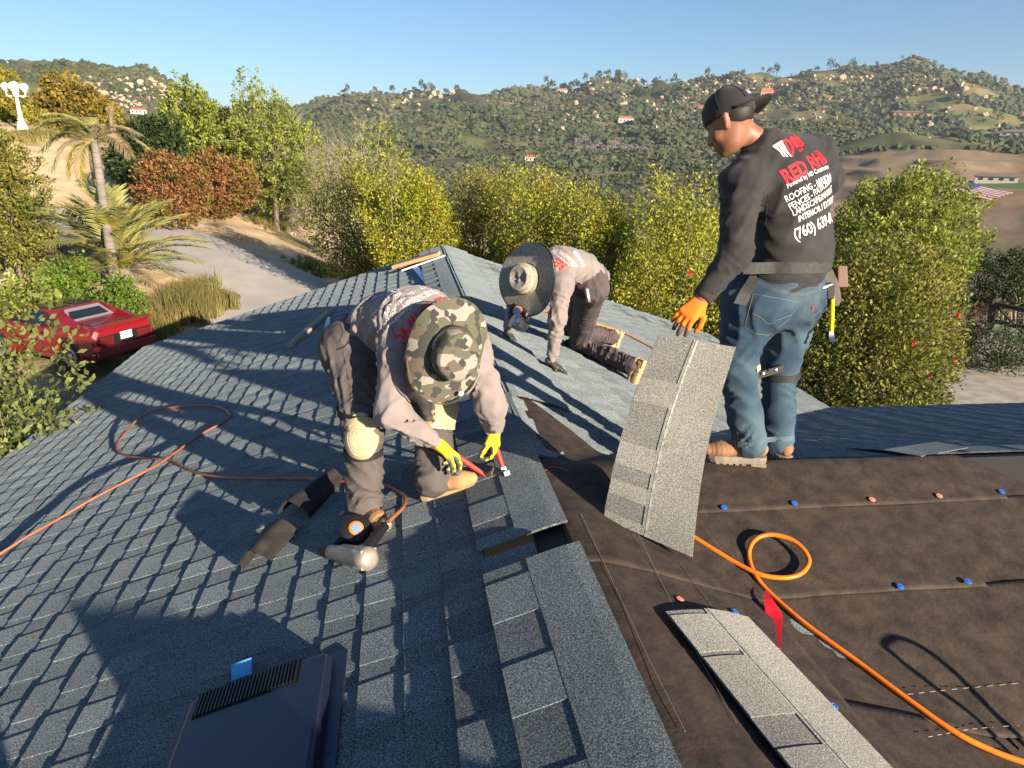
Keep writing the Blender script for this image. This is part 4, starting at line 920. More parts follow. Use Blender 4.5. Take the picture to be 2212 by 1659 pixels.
# ---------------------------------------------------------------- standing worker on the cross ridge
J = dict(root=on_roof(1650, 1003), pel=at(1682, 622, 3.21), mid=at(1714, 540, 3.16), chest=at(1702, 408, 3.10), neck=at(1655, 316, 3.04), head=at(1577, 268, 2.99),
         shL=at(1602, 400, 2.97), elL=at(1588, 548, 2.98), wrL=at(1520, 640, 2.98), shR=at(1760, 338, 3.22), elR=at(1790, 388, 3.42), wrR=at(1735, 470, 3.52),
         hipL=at(1622, 645, 3.21), hipR=at(1724, 632, 3.28), knL=at(1590, 795, 3.24), knR=at(1684, 795, 3.40), anL=on_roof(1612, 1003, 0.)+np.array([0,0,.125]), anR=on_roof(1672, 992, 0.)+np.array([0,0,.12]), butL=at(1648, 668, 3.18), butR=at(1715, 655, 3.23))
hd_ = nrm(-CR*.62+CF*.60-CU*.50); J['hup'] = nrm(CU*.86-CR*.32+CF*.10)
pc = person(J, 'person standing in a backward black cap, black printed shirt and blue jeans', M_BLK, M_DENIM, tw=1.24, armr=1.14, legr=1.17, seed=23, foldamp=.008, head_dir=hd_)
rc = pc['root']; H = pc['H']
boot(rc, J['anL'], -CR+CF*.12, M_TAN2, M_SOLE2, (0, 0, 1), J['knL']-J['anL'], L=.30)
boot(rc, J['anR'], CF*.8-CR*.5, M_TAN2, M_SOLE2, (0, 0, 1), J['knR']-J['anR'], L=.30)
R_ = pc['R']
# cap: six-panel dome, band, back-turned visor with a patch above it
dome = Field(.02); dome.ell(H(0, -.012, .045), R_, (.092, .113, .108)); dome.plane(H(0, -.012, .022), -R_[:, 2]+R_[:, 1]*.12)
cap = dome.build('cap', M_BLK, rc, h=.005)
G = []
for i in range(21):
    a = (i/20-.5)*2.3; row = []
    for j in range(8):
        t = j/7; ell = np.array([math.sin(a)*.092, -.012-math.cos(a)*.112]); o2 = np.array([math.sin(a)*.098, -.035-math.cos(a)*.160 if abs(a) < 1.57 else -.035]); p = ell*(1-t)+o2*t
        row.append(H(p[0], p[1], .030-.012*t-.45*p[0]**2*8*t*.4-.004*t))
    G.append(row)
mb = MB(); mb.sheet(G, .0035); mb.build('visor', M_BLK, cap, smooth=True)
cb = bvh_of(cap)
mb = MB(); 
for a in (0, PI/3, 2*PI/3):
    P = [H(math.cos(a)*.094*math.cos(t), -.012+math.sin(a)*.115*math.cos(t), .045+.110*math.sin(t)) for t in np.linspace(.05, PI-.05, 24)]; mb = MB(); mb.tube(P, .0016, 4); mb.build('seam', M_BLK, cap)
mb = MB(); mb.lathe([(.008, 0), (.007, .004), (.002, .006)], H(0, -.012, .152), R_[:, 2], 10); mb.build('top_button', M_BLK, cap)
M_PATCH = mat('patch', (.028, .028, .032), .6)
pp = H(0, -.122, .072); un = nrm(-R_[:, 0]); 
pn_ = nrm(np.array(cb.find_nearest(Vector(pp))[1])); pv = nrm(np.cross(pn_, R_[:, 0])); pv = pv if pv@R_[:, 2] > 0 else -pv; pu = np.cross(pv, pn_)
gx, gy = np.meshgrid(np.linspace(-.038, .038, 9), np.linspace(-.018, .022, 5), indexing='ij'); V = np.stack([gx.ravel(), gy.ravel(), 0*gx.ravel()], 1); F = [(i*5+j, (i+1)*5+j, (i+1)*5+j+1, i*5+j+1) for i in range(8) for j in range(4)]
wrap('patch', V, F, cb, pp, pu, pv, M_PATCH, cap, .0015, .2)
V, F = text_mesh('LIFT', .03); V = V*.019; V[:, 0] -= V[:, 0].mean(); V[:, 1] -= .008; wrap('lettering', V, F, cb, pp, pu, pv, M_WHITE, cap, .003, .2)
sbt = torso_bvh(pc['shirt'], J); sbc, bj = bvh_of(pc['shirt']), bvh_of(pc['trousers'])
def L6(x, y): return ((1500+x/2.766)*.8640625, (200+y/2.766)*.8640625)
for s, p0, p1, cap_, m, bo in (('RED RHINO', L6(1285, 722), L6(1540, 585), .060, M_RED, .035), ('Powered by MD Construction', L6(1296, 752), L6(1535, 625), .019, M_WHITE, .012), ('ROOFING - MASONRY - REMODELS', L6(1287, 848), L6(1545, 715), .027, M_WHITE, .012),
        ('FENCES - PATIOS/DECKS - PAVERS', L6(1315, 900), L6(1555, 765), .027, M_WHITE, .012), ('LANDSCAPE/HARDSCAPE DESIGN', L6(1330, 943), L6(1560, 822), .026, M_WHITE, .012), ('INTERIOR / EXTERIOR PAINT', L6(1370, 985), L6(1565, 885), .026, M_WHITE, .012), ('(760) 639-8420', L6(1350, 1108), L6(1570, 1010), .045, M_WHITE, .02)):
    V, F = text_mesh(s, bo); q = anchors(sbt, p0, p1)
    if q is None: continue
    a, b_, u, L_ = q; V2 = V*cap_; V2[:, 0] *= .74; n = nrm(np.array(sbt.find_nearest(Vector((a+b_)/2))[1])*.6+nrm(CAM_POS-a)*.4); v = nrm(np.cross(n, u)); wrap('lettering', V2, F, sbt, a, u, v, m, pc['shirt'])
emblem(pc, sbt, L6(1262, 570), L6(1450, 480), (.112, .088))
seam(sbc, [(1575, 440), (1600, 395), (1625, 395), (1650, 420), (1655, 460), (1648, 500)], M_SEAMD, pc['shirt'], .0018)
# jeans details
M_STITCH = mat('jean_stitch', (.20, .175, .12), .8); M_DEN2 = mat('faded_denim', (.10, .15, .18), .9, (.06, .10, .14), 9., bump=.4, bscale=420)
def jz(x, y): return ((1580+x/1.641)*.8640625, (640+y/1.641)*.8640625)
pk = [jz(497, 155), jz(690, 190), jz(640, 262), jz(560, 325), jz(505, 318), jz(462, 290)]
for a, b_ in zip(pk, pk[1:]+pk[:1]): seam(bj, [(a[0]+(b_[0]-a[0])*t, a[1]+(b_[1]-a[1])*t) for t in np.linspace(0, 1, 7)], M_STITCH, pc['trousers'], .0009, 'stitch_line', .001)
seam(bj, [jz(495, 235), jz(530, 255), jz(560, 278), jz(600, 262), jz(655, 240)], M_STITCH, pc['trousers'], .0009, 'stitch_line', .001)
for off in (0, 7): seam(bj, [jz(512, 100+off), jz(570, 130+off), jz(640, 148+off), jz(710, 152+off), jz(790, 120+off)], M_STITCH, pc['trousers'], .0008, 'stitch_line', .001)
seam(bj, [jz(715, 152), jz(708, 200), jz(690, 245), jz(660, 275), jz(600, 330)], M_STITCH, pc['trousers'], .0008, 'stitch_line', .001)
pk2 = [jz(745, 175), jz(785, 155), jz(770, 225), jz(735, 250)]
for a, b_ in zip(pk2, pk2[1:]+pk2[:1]): seam(bj, [(a[0]+(b_[0]-a[0])*t, a[1]+(b_[1]-a[1])*t) for t in np.linspace(0, 1, 5)], M_STITCH, pc['trousers'], .0008, 'stitch_line', .001)
seam(bj, [jz(740, 205), jz(737, 222)], M_RED, pc['trousers'], .005, 'red_tab', .001)
seam(bj, [jz(375, 560), jz(395, 640), jz(430, 720), jz(440, 790)], M_STITCH, pc['trousers'], .0008, 'stitch_line', .001)
for S in 'LR':
    an, kn = np.array(J['an'+S]), np.array(J['kn'+S]); ring('jean_cuff', bj, an+nrm(kn-an)*.012, kn-an, CR, .026, .001, M_DEN2, pc['trousers'], rmax=.16)
# belt, strap end, pouch with a hammer loop, pry bar
M_BELT = mat('nylon_web', (.026, .027, .026), .7, (.04, .04, .037), 50., bump=.3, bscale=200)
M_POUCH = mat('pouch_leather', (.055, .042, .032), .7, (.09, .07, .055), 15.)
bc = at(1692, 572, 3.18); belt = ring('tool_belt', sbc, bc, nrm(np.array(J['chest'])-np.array(J['pel'])), CR, .05, .007, M_BELT, rc, rmax=.35, n=56, th=.004)
mb = MB(); P = smooth_curve([pixhit(sbc, 1632, 575)+(-CF)*.010, pixhit(sbc, 1628, 600)+(-CF)*.02 if pixhit(sbc, 1628, 600) is not None else at(1628, 600, 3.03), at(1612, 630, 3.0), at(1598, 658, 2.99)], 5)
mb.sheet([[p-CR*.026+CU*.006, p+CR*.026-CU*.006] for p in P], .003); mb.build('strap_end', M_BELT, belt, smooth=True)
pcn = at(1806, 618, 3.25); ax_ = nrm(-CU); mb = MB()
ps = [(1783, 560), (1800, 585), (1812, 612), (1818, 645), (1812, 662), (1790, 662), (1782, 620), (1778, 580)]
V = [at(x, y, 3.19) for x, y in ps]+[at(x, y, 3.35) for x, y in ps]; n = len(ps); mb.add(V, [tuple(range(n)), tuple(range(2*n-1, n-1, -1))]+[(i, i+n, (i+1) % n+n, (i+1) % n) for i in range(n)]); pouch = mb.build('tool_pouch', M_POUCH, belt, bevel=.006)
mb = MB(); mb.box(at(1812, 600, 3.26), (.05, .09, .10), np.stack([CR, CF, CU], 1), .9); mb.build('pouch_pocket', mat('suede_pocket', (.17, .11, .085), .9), pouch, bevel=.006)
prb = empty('pry_bar', at(1797, 690, 3.18), 'yellow pry bar with a steel claw hanging from the tool belt', 'pry bar')
mb = MB(); mb.tube([at(1798, 640, 3.18), at(1797, 690, 3.18), at(1796, 716, 3.18)], .010, 8); mb.build('shaft', mat('yellow_paint', (.82, .60, .01), .45), prb, smooth=True)
mb = MB(); P = smooth_curve([at(1796, 714, 3.18), at(1797, 728, 3.175), at(1801, 738, 3.165)], 4); mb.sheet([[p-CR*(.0095+.004*i/8), p+CR*(.0095+.004*i/8)] for i, p in enumerate(P)], .006); mb.build('claw', M_STEEL, prb)
hm = empty('hammer', at(1785, 620, 3.17), 'steel headed hammer tucked in the pouch of the standing person', 'hammer')
mb = MB(); mb.tube([at(1772, 623, 3.16), at(1776, 622, 3.16), at(1790, 616, 3.17), at(1796, 614, 3.17)], [.013, .016, .013, .010], 12); mb.build('hammer_head', M_STEEL, hm, smooth=True)
mb = MB(); mb.box(at(1793, 632, 3.175), (.035, .02, .06), np.stack([CR, CF, CU], 1)); mb.build('holder', M_RUBBER, hm, bevel=.004)
# knee straps
for S, sgn in (('R', 1), ('L', -1)):
    kn, an = np.array(J['kn'+S]), np.array(J['an'+S]); st = ring('knee_strap', bj, kn+(an-kn)*.05, an-kn, CR, .034, .006, M_RUBBER, rc, rmax=.17, tilt=.02) if S == 'R' else ring('knee_strap', bj, kn+(an-kn)*.03, an-kn, CR, .026, .006, M_CREAM, rc, a0=-.1, a1=.75, n=12, rmax=.17)
    c = kn+nrm(pc['fr'])*.07; knee_pad(rc, c, pc['fr'], an-kn, M_TANB)
    if S == 'R':
        mb = MB(); P = smooth_curve([pixhit(bj, 1690, 795)-CF*.012, at(1655, 806, 3.24), at(1632, 812, 3.21), at(1614, 814, 3.20)], 5); mb.sheet([[p-CU*.016, p+CU*.016] for p in P], .003); mb.build('strap_tail', M_RUBBER, st, smooth=True)
        for px_ in ((1648, 807), (1676, 799)):
            mb = MB(); mb.lathe([(.007, 0), (.006, .003), (.001, .004)], at(*px_, 3.21), -CF, 10); mb.build('snap', M_STEEL, st)
hand('glove', M_ORG, rc, np.array(J['wrL'])+nrm(np.array(J['wrL'])-np.array(J['elL']))*.03, at(1462, 700, 2.93)-J['wrL'], CF*.7-CU*.5, CR*.8+CF*.6, curl=.55, spread=.22, m2=M_DIP2, size=1.08)
hand('glove', M_ORG, rc, np.array(J['wrR']), -CR*.8+CF*.5, CF, CU, curl=.9, m2=M_DIP2)
w_ = np.array(J['wrL']); d_ = nrm(w_-np.array(J['elL'])); mb = MB(); mb.lathe([(.040, -.035), (.044, -.02), (.046, .008), (.042, .014), (.030, .014)], w_, d_, 22); mb.build('cuff', M_BLK, pc['shirt'], smooth=True)
# the strip he holds
bl, br, tl, tr = on_roof(1303, 1119, .004), at(1494, 1203, CF@(on_roof(1494, 1203, .06)-CAM_POS)), at(1424, 722, 2.93), at(1589, 750, 3.0)
def held(u, v, h):
    b0, b1 = tl*(1-u)+bl*u, tr*(1-u)+br*u; p = b0*(1-v)+b1*v; n = nrm(np.cross(tr-tl, bl-tl)); n = n if n@CF < 0 else -n
    bulge = .035*math.sin(PI*u)
    return p+n*(h+bulge*-.3)+(-CR*.026-CU*.0)*math.sin(PI*u)**1.0*(1)
hs_ = whole_shingle('roof_shingle', held, M_SHX, None, teeth=((.0,.0),(.02,.23),(.36,.58),(.70,.78),(.86,.955)), th=.004); tag(hs_, 'grey speckled shingle strip held upright by the orange glove', 'shingle')
for c in hs_.children:
    if c.name.startswith(('tab', 'headlap')): c.data.materials.clear(); c.data.materials.append(M_SHX)
# ---------------------------------------------------------------- loose things on the roof
ls = whole_shingle('roof_shingle', lambda u, v, h: tuple((lambda p: p+np.array([0, 0, h+.012+.02*math.sin(PI*v)]))((np.array(on_roof(1437, 1327, .03))*(1-v)+np.array(on_roof(1615, 1341, .05))*v)*(1-u*1.5)+(np.array(on_roof(1700, 1659, .03))*(1-v)+np.array(on_roof(1917, 1659, .04))*v)*(u*1.5))), M_SHX, None, teeth=((.0,.03),(.22,.245),(.50,.62),(.75,.80),(.93,1.)))
tag(ls, 'pale speckled shingle strip lying loose across the brown felt', 'shingle')
for c in ls.children:
    if c.name.startswith(('tab', 'headlap')): c.data.materials.clear(); c.data.materials.append(M_SHX)
mb = MB()
for tri, lf in (([(1828,967),(1955,951),(2092,966),(1990,985)], .022),):
    P = [on_roof(x, y, lf) for x, y in tri]; mb.sheet([[P[0]*(1-t)+P[1]*t*(1) for t in np.linspace(0, 1, 5)], [P[0]*.5*(1-t)+P[3]*.5*(1-t)+(P[1]*.5+P[2]*.5)*t+np.array([0,0,.012]) for t in np.linspace(0, 1, 5)], [P[3]*(1-t)+P[2]*t for t in np.linspace(0, 1, 5)]], .005)
o = mb.build('roof_shingle', M_SH2); tag(o, 'dusty shingle offcut lying on the shaded slope behind the standing person', 'shingle')
def hose(pts, r, m, name, label, cat):
    P = smooth_curve([on_roof(x, y, l+r+.012) if not isinstance(x, np.ndarray) else x for x, y, l in pts], 8); mb = MB(); mb.tube(P, r, 10); o = mb.build(name, m, smooth=True); return tag(o, label, cat), P
M_HRED = mat('terracotta_hose', (.34, .115, .052), .5, (.24, .075, .035), 14.)
M_HORG = mat('orange_hose', (.85, .20, .012), .38, (.75, .16, .01), 14.)
rh, _ = hose([(-60,1228,.0),(0,1196,.0),(60,1158,.015),(130,1119,.035),(190,1083,.05),(260,1046,.06),(310,1020,.055),(350,998,.04),(400,962,.02),(445,932,.0),(482,912,.0),(496,897,.0),(478,881,.0),(440,876,.004),(380,879,.012),(330,889,.03),(295,908,.045),(268,938,.03),(252,962,.005),(258,978,.0),(290,988,.0),(330,990,.0),(366,994,.0),(395,1008,.0),(430,1022,.0),(480,1031,.0),(560,1033,.0),(640,1033,.0),(700,1036,.0),(750,1040,.0),(810,1044,.0),(850,1056,.0),(874,1074,.012),(872,1094,.03),(855,1112,.045),(838,1127,.055)], .0088, M_HRED, 'air_hose', 'brick red air hose looping over the left slope to the nail gun', 'air hose')
SUNV = SUN
lp = [on_roof(x, y, .0) for x, y in ((2190,1640),(2080,1545),(1980,1465),(1915,1412),(1892,1388),(1915,1372),(1965,1390),(2030,1440),(2110,1520),(2205,1610))]
lf = [np.array(p)+SUNV*l for p, l in zip(lp, (1.05,1.15,1.25,1.32,1.36,1.36,1.32,1.25,1.12,1.0))]
oh, _ = hose([(1489,1154,.0),(1540,1186,.0),(1590,1216,.0),(1640,1240,.012),(1690,1248,.02),(1728,1240,.025),(1747,1216,.03),(1738,1190,.04),(1710,1166,.045),(1670,1155,.04),(1640,1160,.03),(1622,1178,.02),(1618,1205,.0),(1630,1240,.0),(1662,1280,.0),(1740,1348,.0),(1850,1428,.0),(1960,1510,.0),(2060,1580,.0),(2140,1620,.005),(2212,1646,.02),(2300,1670,.05)]+[(p, 0, 0) for p in lf], .0098, M_HORG, 'air_hose', 'bright orange air hose with one loop lying on the brown felt', 'air hose')
o3, _ = hose([(1150,668,.01),(1190,674,.004),(1235,682,.0),(1290,700,.0),(1335,714,.0),(1380,736,.0),(1418,757,.0),(1450,780,.0)], .010, M_HORG, 'air_hose', 'orange air hose running behind the kneeling person in the straw hat', 'air hose')
def nailer(nose, tail, hgrip, drum, dax, sz, label, hose_end=None):
    n, t = np.asarray(nose), np.asarray(tail); d = nrm(t-n); L = np.linalg.norm(t-n); o = empty('nail_gun', (n+t)/2, label, 'nail gun')
    mb = MB(); mb.lathe([(.020*sz, L*.10), (.030*sz, L*.14), (.034*sz, L*.35), (.042*sz, L*.42), (.044*sz, L*.8), (.048*sz, L*.82), (.049*sz, L*.95), (.042*sz, L*1.0), (.026*sz, L*1.03), (.004, L*1.035)], n, d, 24); mb.build('body', M_SILVER, o, smooth=True)
    f = frame(d, CU)
    for k in range(4):
        mb = MB(); q = PI/4+k*PI/2; mb.tube([n+d*L*.80+(f[:, 0]*math.cos(q)+f[:, 1]*math.sin(q))*.046*sz, n+d*L*.97+(f[:, 0]*math.cos(q)+f[:, 1]*math.sin(q))*.046*sz], .008*sz, 8)
        mb.build('bolt_boss', M_SILVER, o, smooth=True)
    mb = MB(); mb.box(n+d*L*.04, (.034*sz, .030*sz, L*.30), f, 1.2); mb.box(n-d*L*.10, (.022*sz, .022*sz, L*.10), f); mb.build('nose', M_BLACK, o, bevel=.003)
    a = n+d*L*.78; g = np.asarray(hgrip); mb = MB(); Q = [a*(1-s)+g*s for s in np.linspace(0, 1, 26)]; mb.tube(Q, [(.021+.0022*(i % 2))*sz if 3 < i < 21 else .023*sz for i in range(26)], 14); mb.build('grip', M_BLACK, o, smooth=True)
    e = nrm(g-a); mb = MB(); mb.lathe([(.024*sz, 0), (.027*sz, .006), (.027*sz, .02*sz), (.02*sz, .026*sz), (.010*sz, .03*sz), (.009*sz, .055*sz)], g, e, 16); mb.build('end_cap', M_SILVER, o, smooth=True)
    c = np.asarray(drum); ax = nrm(dax); mb = MB(); sz_ = sz; sz = sz*1.22; mb.lathe([(.050*sz, -.032*sz), (.056*sz, -.028*sz), (.056*sz, -.012*sz), (.052*sz, -.008*sz), (.056*sz, -.004*sz), (.056*sz, .018*sz), (.048*sz, .026*sz), (.030*sz, .029*sz), (.028*sz, .024*sz), (.004, .024*sz)], c, ax, 30); mb.build('magazine', M_BLACK, o, smooth=True); sz = sz_*1.2
    mb = MB(); mb.lathe([(.026*sz, 0), (.026*sz, .004*sz), (.021*sz, .005*sz)], c+ax*.0245*sz, ax, 22); mb.build('magazine_ring', M_HORG, o, smooth=True)
    mb = MB(); mb.lathe([(.0205*sz, 0), (.018*sz, .003*sz), (.002, .004*sz)], c+ax*.0285*sz, ax, 22); mb.build('magazine_badge', mat('blue_badge', (.30, .42, .60), .3, metal=.5), o, smooth=True)
    sz = sz_
    mb = MB(); mb.tube([c-e*.01, (c+n)/2-e*0.0+ax*.005, n+d*L*.05], [.026*sz, .018*sz, .014*sz], 10); mb.build('feed_arm', M_BLACK, o, smooth=True)
    mb = MB(); mb.box(n+d*L*.45+nrm(CAM_POS-n)*.0425*sz, (.03*sz, .010*sz, L*.26), np.stack([e, np.cross(d, e), d], 1) if False else frame(d, nrm(CAM_POS-n))[:, [1, 0, 2]]); mb.build('maker_plate', mat('sticker', (.36, .42, .52), .5, (.55, .55, .55), 60.), o)
    if hose_end is not None:
        mb = MB(); mb.tube([g+e*.03, np.asarray(hose_end)], [.011, .010], 10); mb.build('coupling', mat('brass', (.55, .42, .28), .4, metal=.6), o, smooth=True)
    return o
nailer(on_roof(702, 1190, .045), on_roof(800, 1208, .055), on_roof(830, 1136, .05), on_roof(768, 1146, .06), -CF*.75+CU*.45+CR*.25, 1.05, 'silver and black coil nail gun lying beside the tan boot', on_roof(838, 1127, .062))
nailer(at(1140, 712, 5.03), at(1108, 690, 4.98), at(1130, 672, 5.2), at(1122, 676, 5.12), -CF*.8-CR*.3+CU*.3, 1.25, 'silver nail gun under the straw hat of the kneeling person')
def scrap(p, q, r, a0, a1, label, flare=0., n=14, m=18):
    p, q = np.asarray(p), np.asarray(q); d = nrm(q-p); nn = LN; s = np.cross(d, nn); G = []
    for i in range(n):
        t = i/(n-1); c = p+(q-p)*t; row = []
        for j in range(m):
            a = a0+(a1-a0)*j/(m-1); rr = r*(1+flare*t+.06*math.sin(5*a+2*t)); row.append(c+s*math.cos(a)*rr+nn*max(.012, math.sin(a)*rr+.02-(.02 if abs(math.sin(a)) < .05 else 0)))
        G.append(row)
    mb = MB(); mb.sheet(G, .003); o = mb.build('felt_scrap', M_DARKFELT, smooth=True); return tag(o, label, 'felt scrap')
scrap(on_roof(640, 1125), on_roof(725, 1040), .098, -.05, 2.9, 'curled black felt offcut arched beside the kneepad', -.35)
scrap(on_roof(560, 1232), on_roof(618, 1165), .088, .25, 3.1, 'small twisted black felt offcut at the near end of the curled one', .12)
mb = MB(); P = smooth_curve([on_roof(1655, 1275, .05), on_roof(1662, 1300, .045), on_roof(1672, 1330, .02), on_roof(1670, 1365, .012), on_roof(1668, 1400, .010)], 5)
Wd = np.interp(np.linspace(0, 1, len(P)), [0, .15, .5, 1], [.004, .014, .032, .030]); mb.sheet([[p-CR*w_, p, p+CR*w_] for p, w_ in zip(P, Wd)], .0015); o = mb.build('red_tape', mat('red_vinyl', (.72, .012, .022), .35), smooth=True); tag(o, 'red strip of tape sticking up from the felt', 'tape')
mb = MB(); mb.tube(smooth_curve([on_roof(x, y, .006) for x, y in ((2018,1255),(2016,1246),(2022,1241),(2035,1245),(2048,1250),(2060,1246),(2066,1240))], 5), .0016, 5); o = mb.build('wire_bit', mat('tan_plastic', (.42, .26, .12), .6)); tag(o, 'tan squiggle of nail wire on the felt between two blue caps', 'wire')
mb = MB(); P = smooth_curve([on_roof(x, y, .012) for x, y in ((1898,1408),(1950,1445),(2000,1478),(2060,1510),(2110,1540),(2160,1580),(2200,1620))], 6); mb.sheet([[p-CU*(.002+.006*abs(math.sin(i*1.7)))-CR*.003, p+CU*(.003+.005*abs(math.sin(i*2.3+1)))+CR*.003] for i, p in enumerate(P)], .002); o = mb.build('torn_felt_strip', M_DARKFELT); tag(o, 'thin torn strip of dark felt inside the hose shadow', 'felt strip')
mb = MB(); mb.tube(smooth_curve([on_roof(x, y, .016) for x, y in ((1172,1020),(1195,1008),(1215,1013),(1240,1022),(1262,1030))], 5), .0014, 4); o = mb.build('string', mat('red_string', (.5, .10, .05), .8)); tag(o, 'thin red chalk string lying over the felt ridge', 'string')
def beam(p, q, w_, h, m, name, label, cat, up=LN, sk=0.):
    p, q = np.asarray(p), np.asarray(q); d = nrm(q-p); u = nrm(up-d*(up@d)); s = np.cross(d, u); mb = MB(); L = np.linalg.norm(q-p); mb.box((p+q)/2+u*h/2, (L, w_, h), np.stack([d, s, u], 1)); o = mb.build(name, m, bevel=.003); return tag(o, label, cat)
beam(on_roof(851, 579, .03), on_roof(950, 551, .03), .16, .05, M_WOOD, 'lumber_board', 'fresh orange pine board on the far roof edge by the peak', 'board')
beam(on_roof(868, 586, .03), on_roof(962, 553, .03), .03, .02, M_WHITEP, 'white_stick', 'thin white stick lying against the fresh pine board', 'stick')
beam(on_roof(897, 578, .015), on_roof(925, 612, .015), .075, .012, mat('blue_metal', (.10, .26, .52), .4, (.2, .38, .62), 30.), 'blue_strip', 'blue metal strip below the fresh pine board', 'metal strip')
beam(on_roof(627, 751, .015), on_roof(712, 676, .015), .09, .04, M_OLDWOOD, 'lumber_board', 'weathered grey board behind the worker in camouflage', 'board')
beam(on_roof(702, 740, .015), on_roof(712, 690, .015), .045, .03, mat('pale_blue_level', (.32, .45, .58), .35), 'spirit_level', 'pale blue spirit level end behind the worker in camouflage', 'spirit level')
# unseen bundle stacks, added to throw the broad shadow in front of the vent
M_WRAP = mat('bundle_wrap', (.30, .29, .27), .5, (.18, .2, .24), 4.)
def stack(x, y, z1, rz, L, wd, n, label):
    z0 = roofz(x, y)+.0; o = empty('shadow_bundle_stack', (x, y, z0), label, 'shadow caster', rz=rz); h = (z1-z0)/n
    for k in range(n): mb = MB(); mb.box((0, 0, h*(k+.5)), (L, wd, h-.006)); b = mb.build('bundle', M_WRAP, bevel=.02); b.parent = o
stack(.27, .08, .20, math.atan2(-.88, .48), .80, .27, 2, 'unseen low bundle stack beside the viewpoint, added to throw a shadow'); stack(.66, -.97, .55, math.atan2(-.74, .67), .86, .34, 7, 'unseen tall bundle stack behind the low one, added to throw a shadow')
# the one who takes the picture stands behind the viewpoint
px0, py0 = -.66, -.38; z0 = roofz(px0, py0)
J = dict(root=(px0, py0, z0), pel=(px0, py0, z0+.92), chest=(px0, py0+.03, z0+1.30), neck=(px0, py0+.03, z0+1.48), head=(px0, py0+.07, z0+1.63), hup=(0, .1, 1),
         shL=(px0-.2, py0, z0+1.42), shR=(px0+.2, py0, z0+1.42), elL=(px0-.25, py0+.12, z0+1.16), elR=(px0+.25, py0+.12, z0+1.16), wrL=(px0-.10, py0+.22, z0+1.36), wrR=(px0+.08, py0+.22, z0+1.36),
         hipL=(px0-.1, py0, z0+.9), hipR=(px0+.1, py0, z0+.9), knL=(px0-.14, py0+.03, z0+.48), knR=(px0+.13, py0+.03, z0+.5), anL=(px0-.16, py0, z0+.06), anR=(px0+.16, py0, z0+.12))
person(J, 'person standing behind the viewpoint whose shadow falls along the left edge', M_BLK, M_CHAR, seed=40, head_dir=(0, 1, 0), hq=2.2)
# ---------------------------------------------------------------- plants
def leafmat(name, c1, c2, tr=.38, v=.55):
    return mat(name, c1, .62, c2, 1.1, .38, .62, spec=.35, transl=tr, tint=v, detail=3)
LM = dict(bright=leafmat('leaf_bright', (.27, .30, .025), (.34, .31, .04)), olive=leafmat('leaf_olive', (.16, .18, .03), (.24, .215, .045)), dark=leafmat('leaf_dark', (.030, .055, .018), (.055, .085, .024)),
          yellow=leafmat('leaf_yellow', (.30, .26, .04), (.22, .21, .04)), rust=leafmat('leaf_rust', (.30, .135, .055), (.19, .15, .035)), grey=leafmat('leaf_grey', (.055, .075, .055), (.08, .095, .07)),
          tree=leafmat('leaf_tree', (.27, .30, .05), (.20, .245, .04)), pale=leafmat('leaf_pale', (.17, .20, .055), (.13, .16, .045)), purple=leafmat('leaf_purple', (.10, .014, .030), (.05, .012, .02)), gold=leafmat('leaf_gold', (.28, .20, .032), (.20, .155, .03)), lime=leafmat('leaf_lime', (.15, .22, .02), (.10, .17, .02)))
M_BARK = mat('bark', (.13, .10, .075), .9, (.22, .18, .14), 9., bump=.4, bscale=25); M_TWIG = mat('dry_twig', (.22, .185, .14), .9, (.30, .26, .20), 4.)
M_FLOWER = mat('red_flower', (.55, .03, .025), .7)
def leaves_mesh(name, C, dirs, m, leaf, seed, spread=.55, ct=None, shoot=.32):
    """C clump centres, dirs their shoot directions; m leaves per clump"""
    r = np.random.default_rng(seed); n = len(C); k = n*m
    t = r.random((n, m, 1)); P = C[:, None]+dirs[:, None]*(t-.25)*shoot+r.normal(size=(n, m, 3))*shoot*.22*(1.15-t*.5)
    d = dirs[:, None]*.6+r.normal(size=(n, m, 3))*spread; d /= np.linalg.norm(d, axis=2, keepdims=True)
    u = r.normal(size=(n, m, 3)); u -= d*(u*d).sum(2, keepdims=True); u /= np.linalg.norm(u, axis=2, keepdims=True)
    s = leaf*(.6+.8*r.random((n, m, 1))); P, d, u = P.reshape(-1, 3), d.reshape(-1, 3), u.reshape(-1, 3); s = s.reshape(-1, 1)
    V = np.stack([P, P+d*s*.5+u*s*.27, P+d*s, P+d*s*.5-u*s*.27], 1).reshape(-1, 3)
    F = np.arange(k*4).reshape(-1, 4)
    ti = (r.normal(size=(n, 1))*.42 if ct is None else ct[:, None])+r.normal(size=(n, m))*.28
    return fast_mesh(name, V, F, False, np.repeat(np.clip(ti, -1.1, 1.5).ravel(), 4))
def crown_points(n, R3, seed, lump=.35, fill=.55, low=-.9, top=0.):
    r = np.random.default_rng(seed); d = r.normal(size=(n*3, 3)); d /= np.linalg.norm(d, axis=1, keepdims=True); d = d[d[:, 2] > low][:n]
    b = r.normal(size=(26, 3)); b /= np.linalg.norm(b, axis=1, keepdims=True); a = r.uniform(-1, 1, 26)
    l = (np.exp((d@b.T-1)*9)*a).sum(1); q = 1+lump*l; rad = (1-fill*r.random(len(d))**1.9)*q
    if top: rad = rad*(1-top*np.clip(d[:, 2], 0, 1)*r.random(len(d)))
    return d*rad[:, None]*np.asarray(R3), d, r
